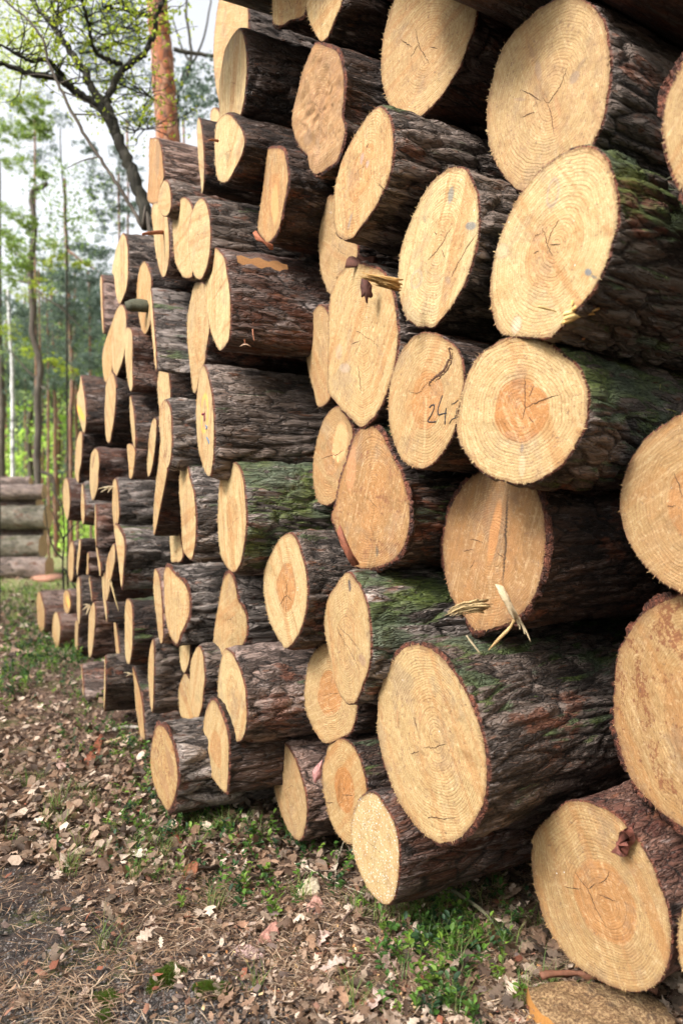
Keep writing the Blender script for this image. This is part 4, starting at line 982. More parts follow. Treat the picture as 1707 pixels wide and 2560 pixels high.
def s87(S, L):
    for k, (p, w_) in enumerate([([(620, 1440), (700, 1400), (760, 1360), (900, 1350), (1000, 1335), (1100, 1312), (1190, 1316)], .008), ([(630, 1370), (720, 1350), (800, 1340)], .008), ([(700, 1330), (760, 1290), (840, 1180)], .007), ([(640, 1400), (720, 1380), (830, 1360)], .008), ([(850, 1340), (900, 1320), (950, 1298)], .004),
                                 ([(430, 1305), (500, 1325), (570, 1345)], .003), ([(690, 1300), (705, 1260), (716, 1215)], .003), ([(780, 1180), (820, 1220), (780, 1270)], .006)]):
        n = len(p); spike(S, [(*F2(a, b), zz - .06 + .012 * j) for j, (a, b) in enumerate(p)], [w_ * .5, w_, w_ * .7, .0012], (.72, .50, .20) if k % 2 else (.60, .36, .12), 5, k)
on_log('L87', 'splinters', s87, SPL)
on_log('L87', 'bark_strip', lambda S, L: spike(S, [(*F2(800, 1450), zz + .05), (*F2(825, 1500), zz + .05), (*F2(780, 1565), zz + .04)], [.002, .007, .002], (.5, .2, .08), 5), SPL)
def T2(a, b): return (1050 + a / 3.136, 1150 + b / 3.136)
zz = LOGINFO['L100']['z'] - .16
on_log('L100', 'splinters', lambda S, L: bundle(S, [(*T2(530, 1140), zz + .05), (*T2(400, 1150), zz + .02), (*T2(290, 1175), zz), (*T2(200, 1212), zz - .02)], .013, 40, (.50, .36, .18), 5, -.2), SPL)
S = Soup(); flat_piece(S, [T2(590, 975), T2(625, 980), T2(650, 990), T2(690, 1060), T2(730, 1150), T2(765, 1210), T2(775, 1245), T2(740, 1255), T2(700, 1200), T2(680, 1150), T2(650, 1100), T2(625, 1060), T2(605, 1010)], zz - .02, .010, (.56, .43, .27), 34, 0, 3)
spike(S, [(*T2(740, 1250), zz - .01), (*T2(690, 1330), zz + .0), (*T2(600, 1420), zz - .02), (*T2(535, 1490), zz - .06)], [.004, .005, .004, .001], YW, 5)
for a, b, c, d in [(760, 1230, 865, 1425), (755, 1250, 780, 1330), (770, 1240, 820, 1370), (745, 1250, 765, 1300)]: spike(S, [(*T2(a, b), zz), (*T2((a + c) / 2 + 8, (b + d) / 2), zz), (*T2(c, d), zz)], [.004, .003, .001], PW, 5)
tag(S.build('broken_splinter', SPL), 'pale broken splinter with frayed fibres leaning on the brown gashed end', 'splinter')
S = Soup(); spike(S, [(*T2(362, 1375), zz - .1), (*T2(400, 1430), zz - .1), (*T2(470, 1520), zz - .1)], [.001, .003, .0015], PW, 5); tag(S.build('thin_splinter', SPL), 'thin pale splinter lying on the bark of the largest golden log', 'splinter')
# bark slab peeling off behind the gashed end
on_log('L100', 'peeling_bark', lambda S, L: flat_piece(S, [T2(1090, 560), T2(1098, 620), T2(1060, 700), T2(1020, 800), T2(980, 900), T2(930, 1040), T2(870, 1140), T2(820, 1215), T2(780, 1200), T2(860, 1110), T2(920, 960), T2(960, 830), T2(1000, 700), T2(1050, 600)], LOGINFO['L100']['z'] - .02, .012, (.28, .09, .045), 34, 0, 5), LEAFDRY)
# ragged bark at the V footed end's crown
def rag(code, pts, z, col, thick=.008, seed=0, name='bark_flap'):
    on_log(code, name, lambda S, L: flat_piece(S, pts, z, thick, col, 36, 0, seed), LEAFDRY)
rag('L94', [E2(350, 840), E2(370, 760), E2(410, 750), E2(440, 770), E2(460, 730), E2(490, 760), E2(520, 765), E2(560, 750), E2(605, 750), E2(610, 850), E2(670, 810), E2(690, 870), E2(750, 870), E2(760, 920), E2(700, 930), E2(620, 890), E2(520, 840), E2(420, 830)], LOGINFO['L94']['z'] + .03, (.12, .045, .03), .01, 2)
rag('L82', [(790, 438), (805, 420), (830, 408), (840, 395), (835, 420), (825, 437), (805, 445)], LOGINFO['L82']['z'] - .01, (.30, .14, .085), .01, 3)
rag('L99', [(1025, 1085), (1032, 1130), (1028, 1200), (1040, 1240), (1042, 1300), (1030, 1345), (1018, 1345), (1022, 1280), (1018, 1200), (1005, 1130), (995, 1080)], LOGINFO['L99']['z'] + .03, (.30, .10, .055), .01, 4)
rag('L99', [(842, 1330), (850, 1360), (870, 1400), (880, 1416), (900, 1412), (880, 1380), (862, 1340), (850, 1310)], LOGINFO['L99']['z'] - .07, (.26, .09, .05), .01, 5)
rag('L10', [(632, 582), (640, 575), (650, 590), (660, 600), (672, 618), (682, 610), (684, 622), (676, 625), (665, 612), (655, 605), (640, 600)], LOGINFO['L10']['z'] - .03, (.36, .12, .06), .006, 6)
# two facets' dark bark rims get loose scales in the shape itself; small snapped fibres elsewhere
def fray(code, root_px, tips, z, col, name='snapped_fibres', w_=.008):
    on_log(code, name, lambda S, L: [spike(S, [(*root_px, z), ((root_px[0] + a) / 2, (root_px[1] + b) / 2 - 2, z - .01), (a, b, z - .02)], [w_ * .5, w_ * .4, .001], col, 5, k) for k, (a, b) in enumerate(tips)], SPL)
fray('L34', (284, 1217), [(243, 1223), (252, 1231), (262, 1221), (270, 1231)], LOGINFO['L34']['z'] - .02, PW, w_=.012)
fray('L53', (333, 1687), [(310, 1681), (316, 1690), (318, 1684)], LOGINFO['L53']['z'] - .02, PW)
fray('L51', (302, 1712), [(288, 1708), (292, 1714)], LOGINFO['L51']['z'] - .02, PW, w_=.006)
fray('L49', (226, 1515), [(208, 1512), (212, 1520), (216, 1538), (206, 1526)], LOGINFO['L49']['z'] - .03, PW, w_=.016)
fray('L40', (276, 1450), [(272, 1456), (282, 1470), (297, 1528), (290, 1500)], LOGINFO['L40']['z'] - .02, (.5, .36, .18), w_=.016)
fray('L05', (392, 350), [(390, 352), (388, 352)], LOGINFO['L05']['z'], PW, w_=.004)
on_log('L07', 'twig', lambda S, L: spike(S, [(425, 580, L['z'] + .05), (405, 581, L['z'] - .06), (375, 583, L['z'] - .14), (357, 585, L['z'] - .18)], [.010, .010, .009, .006], (.26, .10, .055), 7), TWIG)
on_log('L03', 'twig', lambda S, L: spike(S, [(545, 352, L['z'] - .01), (532, 350, L['z'] - .03), (524, 350, L['z'] - .05)], [.006, .005, .003], (.3, .13, .07), 6), TWIG)
on_log('L15', 'branch_stub', lambda S, L: spike(S, [(383, 770, L['z'] - .06), (360, 766, L['z'] - .09), (330, 764, L['z'] - .1), (316, 766, L['z'] - .1)], [.032, .034, .032, .018], (.075, .075, .05), 10), TWIG)
# orange wood scar in the rusty bark
def scar(S, L):
    ax, cen, R = L['ax'], L['cen'], L['R']; V = []
    for t in np.linspace(.0, .20, 12):
        hw = (.016 + .008 * math.sin(t * 90)) * math.sin(max(min((t + .06) / .34, 1), 0) * math.pi) ** .5 + .004
        for q in np.linspace(-1, 1, 6):
            an = math.radians(28) + q * hw / R; od = np.array([math.cos(L['a'] - .02), math.sin(L['a'] - .02), 0]); hz = np.array([ax[1], -ax[0], 0])
            V.append(cen + ax * (t + .02) + (math.sin(an) * np.array([0, 0, 1]) + math.cos(an) * hz) * (R + .010))
    i = np.arange(11)[:, None] * 6; j = np.arange(5)[None]; S.add(np.array(V), np.stack([i + j, i + j + 1, i + j + 7, i + j + 6], -1).reshape(-1, 4), np.array([.30, .145, .055]))
on_log('L11', 'wood_scar', scar, SPL)
on_log('L11', 'torn_bark', lambda S, L: [spike(S, [(633, 790 + 2, L['z'] - .12), (632, 830, L['z'] - .13), (636, 852, L['z'] - .13)], [.005, .003, .002], (.4, .17, .1), 5), spike(S, [(600, 866, L['z'] - .12), (613, 861, L['z'] - .13), (628, 867, L['z'] - .12)], [.002, .004, .001], (.6, .4, .28), 5), spike(S, [(612, 815, L['z'] - .12), (610, 840, L['z'] - .13), (613, 860, L['z'] - .13)], [.006, .004, .002], (.4, .16, .09), 5)], SPL)
# curled dead leaf on the lowest big end, and a pink flake by the sharp orange heart
def W2(a, b): return (1257 + a / 3.4844, 1960 + b / 3.4844)
L = LOGINFO['L91']; S = Soup(); q = [W2(980, 620), W2(975, 560), W2(1000, 480), W2(1050, 440), W2(1075, 390), W2(1095, 440), W2(1110, 510), W2(1070, 560), W2(1030, 600), W2(1000, 600)]
P = even(np.array(q), 24); A = plane_hit(P[:, 0], P[:, 1], L['P0'] - L['ax'] * .03, L['n']); c = A.mean(0); A2 = A + L['ax'] * .018; r_ = np.random.default_rng(3); A = A + r_.normal(0, .006, A.shape)
V = np.concatenate([A, A2, [c - L['ax'] * .02]]); j = np.arange(24); j2 = (j + 1) % 24
S.add(V, [np.stack([j, j2, 24 + j2, 24 + j], -1), np.stack([j, j2, np.full(24, 48)], -1)], np.array([.20, .07, .05]) * (.6 + 1.2 * r_.random(49))[:, None]); tag(S.build('dead_leaf', LEAFDRY), 'small curled dark red dead leaf stuck on the large golden lower right end', 'leaf')
S = Soup(); flat_piece(S, [(806, 1900), (802, 1945), (790, 1952), (788, 1962), (783, 1950), (780, 1932), (790, 1915)], LOGINFO['L67']['z'] - .03, .004, (.50, .24, .22), 18, 0, 4); tag(S.build('bark_flake', LEAFDRY), 'pink flake of bark hanging left of the sharp orange heart end', 'bark flake')
# needles caught on the mossy log at the right
S = Soup(); zz = LOGINFO['L88']['z'] + .12
for a, b, c, d in [(1640, 1022, 1600, 965), (1640, 1022, 1650, 960), (1640, 1022, 1575, 1018), (1640, 1022, 1590, 1045), (1640, 1022, 1690, 1030)]: spike(S, [(a, b, zz), ((a + c) / 2, (b + d) / 2 - 3, zz - .01), (c, d, zz - .02)], [.002, .0015, .0008], (.34, .32, .12), 4)
tag(S.build('needle_spray', TWIG), 'small spray of dry needles on the green mossed log at the right', 'needles')

# drying cracks, and dark strokes painted as shadows of saw steps
CR = NT('crack_shadow_dark').done((0.075, 0.035, 0.018), 0.9)
def conv(o, sc, L): return [(o[0] + a / sc, o[1] + b / sc) for a, b in L]
B_, C_, E_, F_, K_, L_, S_, T_, U_, W_ = (900, 0), (1207, 0), (750, 400), (1207, 350), (750, 800), (1107, 800), (650, 1600), (1050, 1150), (1407, 1000), (1257, 1960)
CRACKS_STEP_SHADOWS = {
 'L85': (C_, 3.136, [[(300, 705), (380, 745), (450, 790)], [(465, 765), (505, 805), (560, 740), (610, 660), (660, 525)], [(505, 805), (530, 920), (555, 1050)], [(300, 920), (350, 895), (400, 880)]]),
 'L84': (B_, 3.136, [[(430, 225), (455, 320), (490, 410), (540, 500)], [(320, 310), (370, 345), (410, 365)], [(460, 350), (430, 400), (400, 450)], [(540, 365), (600, 378)]]),
 'L87': (F_, 3.136, [[(455, 690), (490, 760), (510, 830), (550, 920)], [(510, 820), (540, 720), (590, 630)], [(530, 820), (605, 815)], [(400, 750), (450, 735)], [(395, 890), (440, 870)]]),
 'L96': (E_, 3.136, [[(1190, 520), (1120, 640), (1050, 740), (1005, 780)], [(1390, 570), (1290, 720), (1220, 840), (1185, 915)], [(1110, 700), (1140, 770)], [(1050, 560), (1070, 590)]]),
 'L91': (W_, 3.4844, [[(625, 760), (730, 920), (800, 1080), (890, 1255)], [(530, 895), (690, 920)], [(740, 915), (800, 870)], [(830, 870), (890, 830), (925, 760)], [(825, 960), (1000, 1025)]]),
 'L88': (L_, 3.136, [[(640, 430), (643, 560), (640, 690), (615, 780)], [(645, 690), (720, 655), (850, 605), (920, 590)], [(670, 760), (715, 805)], [(710, 520), (680, 600)]]),
 'L89': (U_, 4.703, [[(1300, 850), (1350, 980), (1400, 1150)], [(1220, 1255), (1330, 1245)]]),
 'L66': (S_, 2.6133, [[(1070, 700), (1130, 705), (1170, 690), (1215, 680)], [(980, 745), (1040, 725)], [(1000, 500), (1030, 600)], [(1090, 1168), (1120, 1155), (1190, 1168), (1280, 1158)]]),  # last stroke paints the shadow of the stepped cut at the foot
 'L97': (K_, 3.136, [[(845, 565), (930, 570), (965, 530), (1000, 490)]]),
 'L100': (T_, 3.136, [[(390, 620), (440, 630), (490, 650)], [(340, 715), (415, 700)], [(430, 780), (400, 850)], [(600, 730), (650, 765)]]),
 'L98': (K_, 3.136, [[(170, 1090), (240, 1060), (290, 1055), (335, 1020)]]),
 'L94': (K_, 3.136, [[(455, 360), (470, 460), (480, 560)], [(390, 190), (480, 165)]]),
 'L67': (S_, 2.6133, [[(420, 1050), (450, 1065), (480, 1060)], [(540, 1012), (610, 1015)]]),  # first stroke paints the dark line under a saw step
 'L63': ((620, 1250), 3.136, [[(305, 640), (306, 745), (300, 870)], [(306, 745), (250, 830)], [(310, 750), (350, 790)]]),
 'L64': ((620, 1250), 3.136, [[(690, 985), (740, 1080), (800, 1180), (870, 1330)], [(700, 975), (800, 1080), (880, 1180)]]),
}
for code, (o_, sc, lines) in CRACKS_STEP_SHADOWS.items():
    w_ = .0011 if code != 'L64' else .0007
    on_log(code, 'cracks_step_shadows', lambda S, L: [stroke(S, L, conv(o_, sc, l), w_, .0006, 1) for l in lines], CR)
on_log('L97', 'step_shadow', lambda S, L: [stroke(S, L, conv(K_, 3.136, [(1200, 235), (1165, 225), (1178, 290), (1150, 340), (1130, 395), (1085, 430), (1050, 460), (1012, 495), (1020, 520)]), .0042, .001, 1), stroke(S, L, conv(K_, 3.136, [(1195, 255), (1185, 320), (1160, 380), (1120, 430), (1060, 480)]), .0022, .0012, 1)], SPL_DARK if False else CR)  # dark strokes paint the shadow of the jagged step, which has no relief

# a few logs of the same pile just above and beside the frame (they shade the ones in view)
def extra_log(k, s_, y_, r_, z, label):
    u = (z * math.sin(math.radians(61)) - s_) / (z * math.cos(math.radians(61)))
    cx = CX + u * F; cy = CY - (y_) / z * F; rp = r_ / z * F
    th = np.linspace(0, 2 * math.pi, 16, endpoint=False)
    u0 = u; aa = math.radians(28)
    # the round section seen in perspective: corners of the section projected through the lens
    pts = []
    for t in th:
        X = u * z - math.sin(aa) * r_ * math.cos(t); Y = z + math.cos(aa) * r_ * math.cos(t); Z = y_ + r_ * math.sin(t)
        pts.append((CX + F * X / Y, CY - F * Z / Y))
    make_log('X%02d' % k, label, dict(tone=.4, bark='grey'), z, np.array(pts), True)
for k, (s_, y_, r_, z) in enumerate([(1.88, 1.86, .22, 2.25), (1.42, 1.55, .22, 1.75), (1.03, 1.32, .20, 1.5), (1.62, 1.98, .22, 1.85), (1.18, 1.76, .22, 1.6), (2.3, 2.2, .2, 2.4), (1.85, 2.32, .22, 1.95), (1.4, 2.2, .22, 1.7), (2.75, 2.3, .22, 2.7)]):
    extra_log(k, s_, y_, r_, z, 'pine log of the pile above the upper border of the picture')

# ------------------------------------------------------------------ ground: one sheet to the horizon
def axis_pts(c, lim, n, k):
    t = np.linspace(-1, 1, n); v = np.sinh(t * k) / math.sinh(k) * lim
    return c + v
gx = axis_pts(-0.8, 260, 420, 8.2); gy = axis_pts(2.6, 330, 420, 8.0)
GX, GY = np.meshgrid(gx, gy)
def ground_h(x, y):
    x = np.asarray(x, float); y = np.asarray(y, float); p = np.stack([x.ravel(), y.ravel(), np.zeros(x.size)], 1)
    d = np.hypot(p[:, 0], p[:, 1])
    h = (fbm(p * 0.5, 3, 3) - 0.5) * 0.10 + (fbm(p * 3.1, 3, 4) - 0.5) * 0.05 + (fbm(p * 14, 2, 5) - 0.5) * 0.016
    h = h * np.where(d < 14, 1.0, 1.0) + (fbm(p * 0.06, 2, 6) - 0.5) * np.clip((d - 10) / 30, 0, 1) * 0.8
    return (h - 0.015).reshape(x.shape)
GZ = ground_h(GX, GY)
ny, nx = GX.shape
i = np.arange(ny - 1)[:, None] * nx; j = np.arange(nx - 1)[None, :]
gq = np.stack([i + j, i + j + 1, i + j + nx + 1, i + j + nx], -1).reshape(-1, 4).astype(np.int32)
gobj = mesh_obj('forest_ground', np.stack([GX, GY, GZ], -1).reshape(-1, 3), gq, GROUND, None, None, True)
tag(gobj, kind='structure')

def gpt(px, py):
    """where the sight line through a photo pixel meets the ground"""
    z = F * CAMZ / (py - CY); x = (px - CX) / F * z
    return np.array([x, z, float(ground_h(np.array([x]), np.array([z]))[0])])

# ---- pieces strewn on the ground: templates in local metres, many copies in one mesh
def strew(name, tmpl, faces, n, place, size, cols, mat, kind='stuff', tilt=0.35, lift=0.004, curl=0.0, seed=1, flat=False, label=None):
    r_ = np.random.default_rng(seed)
    T = np.asarray(tmpl, float); k = len(T)
    xy = place(n, r_); n = len(xy)
    z = ground_h(xy[:, 0], xy[:, 1])
    S = size[0] + (size[1] - size[0]) * r_.random(n) ** 1.7
    yaw = r_.random(n) * 2 * math.pi; tx = r_.normal(0, tilt, n); ty = r_.normal(0, tilt, n)
    cu = r_.normal(0, 1, n) * curl
    P = T[None] * S[:, None, None]
    P[..., 2] += cu[:, None] * (T[None, :, 1] ** 2) * S[:, None] + (cu * .7)[:, None] * np.abs(T[None, :, 0]) * S[:, None]
    asp = 0.75 + 0.5 * r_.random(n); P[..., 1] *= asp[:, None]
    def rot(P, ang, a, b):
        c, s = np.cos(ang)[:, None], np.sin(ang)[:, None]; A, B = P[..., a].copy(), P[..., b].copy()
        P[..., a] = A * c - B * s; P[..., b] = A * s + B * c
    rot(P, tx, 1, 2); rot(P, ty, 0, 2); rot(P, yaw, 0, 1)
    low = P[..., 2].min(1)
    P[..., 0] += xy[:, 0, None]; P[..., 1] += xy[:, 1, None]
    P[..., 2] += (z + lift * (0.3 + 1.4 * r_.random(n)) - low * 0.8)[:, None]
    Fc = (np.asarray(faces)[None] + (np.arange(n) * k)[:, None, None]).reshape(-1, np.asarray(faces).shape[1]).astype(np.int32)
    C = np.asarray(cols)[r_.integers(0, len(cols), n)] * (1.0 + 0.8 * r_.random(n))[:, None]
    C = np.repeat(C[:, None], k, 1).reshape(-1, 3)
    o = mesh_obj(name, P.reshape(-1, 3), Fc, mat, None, {'tint': C}, False)
    return tag(o, label, None, None, kind)

def screen_place(y0, y1, x0=-60, x1=1760, bias=0.6, keep=None):
    """even over the ground seen between two photo rows (so near and far ground are equally covered)"""
    def f(n, r_):
        py = y0 + (y1 - y0) * r_.random(n * 3) ** bias; px = x0 + (x1 - x0) * r_.random(n * 3)
        if keep is not None:
            m = r_.random(n * 3) < keep(px, py); px, py = px[m], py[m]
        px, py = px[:n], py[:n]
        z = F * CAMZ / (py - CY)
        return np.stack([(px - CX) / F * z, z], 1)
    return f
def clumpf(px, py, s=0.008, seed=2, lo=.42, hi=.6):
    return np.clip((fbm(np.stack([px * s, py * s * 1.8, np.zeros(len(px))], 1), 3, seed) - lo) / (hi - lo), 0, 1)

# oak leaf: lobed outline, fan about a midrib
ol = [(-.5, 0), (-.36, .05), (-.27, .17), (-.17, .08), (-.07, .25), (.03, .11), (.15, .27), (.23, .12), (.36, .18), (.42, .07), (.5, 0)]
oak = [(x, y, 0.03 * math.sin(x * 9)) for x, y in ol] + [(x, -y * .93, 0.03 * math.sin(x * 7 + 1)) for x, y in ol[-2:0:-1]]
mid = [(-.25, 0, .015), (0, 0, -.01), (.25, 0, .015)]
V_oak = oak + mid; nO = len(oak)
def near_mid(k):
    x = oak[k][0] + oak[(k + 1) % nO][0]
    return nO + (0 if x < -.3 else (1 if x < .3 else 2))
F_oak = [(k, (k + 1) % nO, near_mid(k)) for k in range(nO)] + [(k, near_mid(k), near_mid(k - 1)) for k in range(nO) if near_mid(k) != near_mid(k - 1)]
LEAFC = [(.24, .165, .115), (.33, .245, .185), (.165, .10, .065), (.12, .073, .045), (.21, .128, .082), (.08, .049, .033), (.43, .335, .26), (.19, .125, .085), (.05, .034, .025), (.12, .085, .062)]
def bare(px, py):                                            # trodden soil at the lower left carries few leaves
    d = px / 650 + (2560 - py) / 420.0
    b = np.clip(d - 0.75, 0.04, 1)
    return b
strew('fallen_oak_leaves', V_oak, F_oak, 2700, screen_place(1620, 2700, keep=lambda px, py: bare(px, py) * (.12 + .88 * clumpf(px, py, .006, 5, .35, .6))), (.022, .078), LEAFC, LEAFDRY, tilt=.33, lift=.012, curl=.7, seed=11,
      label='dry lobed oak leaves lying over the ground')
strew('leaf_litter', [(-.5, -.1, 0), (-.1, -.32, .04), (.4, -.2, 0), (.5, .12, .05), (.05, .3, 0), (-.4, .22, .04)], [(0, 1, 2, 3), (0, 3, 4, 5)], 26000,
      screen_place(1500, 2700, bias=.75, keep=bare), (.006, .028), LEAFC + [(.10, .065, .05), (.07, .05, .04)], LEAFDRY, tilt=.4, lift=.008, curl=.8, seed=12, label='brown crumbled leaf litter')
strew('middle_leaf_litter', [(-.5, -.1, 0), (-.1, -.32, .04), (.4, -.2, 0), (.5, .12, .05), (.05, .3, 0), (-.4, .22, .04)], [(0, 1, 2, 3), (0, 3, 4, 5)], 11000,
      screen_place(1500, 2160, -60, 1000, 1.0), (.018, .06), LEAFC, LEAFDRY, tilt=.4, lift=.012, curl=.9, seed=33, label='brown leaf litter along the middle of the pile')
strew('far_leaf_litter', [(-.5, -.1, 0), (-.1, -.32, .04), (.4, -.2, 0), (.5, .12, .05), (.05, .3, 0), (-.4, .22, .04)], [(0, 1, 2, 3), (0, 3, 4, 5)], 6000,
      screen_place(1405, 1640, -60, 620, 1.0), (.05, .10), LEAFC, LEAFDRY, tilt=.35, lift=.01, curl=.7, seed=13, label='pinkish leaf litter farther along the pile')
NEEDC = [(.22, .14, .085), (.28, .19, .125), (.14, .08, .05), (.36, .27, .19), (.09, .055, .04)]
strew('fallen_pine_needles', [(-.5, -.022, 0), (.0, -.026, .03), (.5, 0, 0), (0, .022, .03)], [(0, 1, 2, 3)], 30000,
      screen_place(1560, 2720, bias=.55, keep=lambda px, py: (.2 + .8 * clumpf(px, py, .005, 9, .40, .58)) * (.35 + .65 * bare(px, py))), (.03, .085), NEEDC, LEAFDRY, tilt=.10, lift=.010, curl=.1, seed=14, label='brown pine needles strewn over the soil')
strew('bark_crumbs', [(-.5, -.2, 0), (.3, -.3, 0), (.5, .1, .02), (-.1, .3, .03), (-.45, .15, 0), (-.1, 0, .14)], [(0, 1, 5), (1, 2, 5), (2, 3, 5), (3, 4, 5), (4, 0, 5)], 1300,
      screen_place(1620, 2700, bias=.6, keep=lambda px, py: bare(px, py) * .8 + .2), (.010, .038), [(.20, .07, .04), (.26, .13, .085), (.14, .10, .085), (.34, .25, .2), (.12, .06, .04)], LEAFDRY, tilt=.3, lift=.012, seed=15, label='flakes of red and grey bark on the ground')
strew('soil_crumbs', [(-.5, 0, 0), (0, -.5, 0), (.5, 0, 0), (0, .5, 0), (0, 0, .5)], [(0, 1, 4), (1, 2, 4), (2, 3, 4), (3, 0, 4)], 14000,
      screen_place(2000, 2720, -60, 900), (.003, .012), [(.05, .045, .04), (.1, .09, .085), (.16, .14, .13)], LEAFDRY, tilt=.3, lift=.0, seed=16, label='dark crumbs of soil')
strew('sawdust', [(-.5, -.2, 0), (.4, -.25, 0), (.5, .2, .05), (-.3, .25, .1)], [(0, 1, 2, 3)], 2600,
      lambda n, r_: np.stack([np.concatenate([r_.normal(.50, .20, n * 7 // 10), r_.normal(.15, .25, n - n * 7 // 10)]), np.concatenate([r_.normal(1.76, .11, n * 7 // 10), r_.normal(1.95, .2, n - n * 7 // 10)])], 1), (.004, .016),
      [(.5, .30, .13), (.6, .42, .22), (.42, .2, .08)], LEAFDRY, tilt=.5, lift=.008, seed=17, label='orange sawdust and chips by the cut slab')

# ---- low green plants: bilberry sprigs with paired oval leaves
def sprigs(name, spots, label, leafc, hgt=(.05, .13), nl=(8, 16), ls=(.010, .020), seed=3):
    r_ = np.random.default_rng(seed); V = []; Q = []; C = []; n = 0
    SV = []; SQ = []; SC = []; sn = 0
    for x, y in spots:
        z = float(ground_h(np.array([x]), np.array([y]))[0]); H = r_.uniform(*hgt)
        lean = r_.normal(0, .4, 2); k = int(r_.integers(*nl))
        pts = [np.array([x + lean[0] * H * t ** 1.5, y + lean[1] * H * t ** 1.5, z + H * t]) for t in np.linspace(0, 1, 5)]
        for a in range(4):
            wv = np.array([.0009, 0, 0]); b = len(SV)
            SV += [pts[a] - wv, pts[a] + wv, pts[a + 1] + wv, pts[a + 1] - wv]; SQ.append([b, b + 1, b + 2, b + 3]); SC += [(.10, .13, .04)] * 4
        tone = leafc[int(r_.integers(len(leafc)))]
        for t in np.linspace(.25, 1, k):
            f = t * 4; a = min(int(f), 3); p = pts[a] + (pts[a + 1] - pts[a]) * (f - a)
            az_ = r_.random() * 6.283; el = r_.uniform(-.1, .9); L = r_.uniform(*ls); wd = L * .27
            d = np.array([math.cos(az_) * math.cos(el), math.sin(az_) * math.cos(el), math.sin(el)]); sdv = np.array([-math.sin(az_), math.cos(az_), r_.normal(0, .4)]); sdv /= np.linalg.norm(sdv)
            up = np.cross(d, sdv) * wd * .5
            b = len(V)
            V += [p, p + d * L * .4 + sdv * wd + up, p + d * L, p + d * L * .4 - sdv * wd + up, p + d * L * .75 + sdv * wd * .75 + up * .6, p + d * L * .75 - sdv * wd * .75 + up * .6, p + d * L * .5]
            Q += [[b, b + 1, b + 6], [b + 1, b + 4, b + 6], [b + 4, b + 2, b + 6], [b + 2, b + 5, b + 6], [b + 5, b + 3, b + 6], [b + 3, b, b + 6]]
            cc = np.array(tone) * r_.uniform(.7, 1.35) * (1.0 if t < .8 else 1.15)
            C += [cc] * 7
    S = Soup(); S.add(np.array(V), np.array(Q), np.array(C)); S.add(np.array(SV), np.array(SQ), np.array(SC))
    o = S.build(name, LEAFGREEN)
    return tag(o, label, None, None, 'stuff')
def patch(cx, cy, rx, ry, n, r_):
    out = []
    for _ in range(n):
        px = r_.normal(cx, rx); py = max(r_.normal(cy, ry), 1440)
        z = F * CAMZ / (py - CY); out.append(((px - CX) / F * z, z))
    return out
r_ = np.random.default_rng(5)
GREENS = [(.055, .13, .022), (.10, .20, .028), (.04, .095, .028), (.03, .07, .03), (.17, .27, .04)]
spots = []
for cx, cy, rx, ry, n in [(1060, 2400, 80, 55, 46), (1120, 2330, 70, 30, 30), (1180, 2280, 90, 50, 26), (1090, 2500, 70, 40, 34), (880, 2130, 30, 60, 22), (760, 2110, 50, 25, 18), (600, 2080, 70, 25, 22),
                          (470, 2020, 60, 18, 24), (360, 1960, 40, 60, 38), (320, 1860, 55, 35, 44), (220, 1800, 70, 40, 44), (250, 1740, 60, 25, 40), (120, 1700, 60, 40, 40), (420, 2080, 70, 30, 20),
                          (560, 2150, 70, 40, 24), (660, 2200, 80, 50, 26), (300, 2080, 100, 60, 20), (1240, 2380, 60, 60, 14), (950, 2250, 60, 30, 10), (1020, 2200, 60, 30, 14)]:
    spots += patch(cx, cy, rx, ry, n, r_)
sprigs('bilberry_plants', spots, 'fresh green bilberry sprigs growing through the leaf litter', GREENS, (.03, .085), (6, 13), (.012, .028))
spots = []
for cx, cy, rx, ry, n in [(80, 1620, 60, 30, 120), (120, 1560, 50, 15, 60), (40, 1700, 50, 30, 60), (30, 1520, 40, 10, 40), (190, 1650, 40, 20, 50), (60, 1475, 50, 10, 60)]:
    spots += patch(cx, cy, rx, ry, n, r_)
sprigs('distant_bilberry_plants', spots, 'green bilberry patches beside the far half of the pile', GREENS, (.05, .14), (9, 16), (.022, .04), 8)
# grass
def grass(name, spots, label, cols, L=(.04, .11), seed=9, w_=.0011):
    r_ = np.random.default_rng(seed); V = []; C = []
    for x, y, nb in spots:
        z = float(ground_h(np.array([x]), np.array([y]))[0])
        for _ in range(nb):
            a = r_.random() * 6.283; l = r_.uniform(*L); sp = r_.uniform(.2, .95)
            p0 = np.array([x + r_.normal(0, .012), y + r_.normal(0, .012), z - .002]); d = np.array([math.cos(a) * sp, math.sin(a) * sp, 1]); d /= np.linalg.norm(d)
            p1 = p0 + d * l * .55; p2 = p1 + (d + np.array([math.cos(a), math.sin(a), -.4]) * .5) * l * .45
            s_ = np.array([-math.sin(a), math.cos(a), 0]) * w_
            V += [p0 - s_, p0 + s_, p1 + s_ * .8, p1 - s_ * .8, p2]; cc = np.array(cols[int(r_.integers(len(cols)))]) * r_.uniform(.7, 1.3); C += [cc] * 5
    n = len(V) // 5; b = np.arange(n)[:, None] * 5
    S = Soup(); S.add(np.array(V), [(b + np.array([[0, 1, 2, 3]])), (b + np.array([[3, 2, 4]]))], np.array(C))
    return tag(S.build(name, LEAFGREEN), label, None, None, 'stuff')
gs_ = []
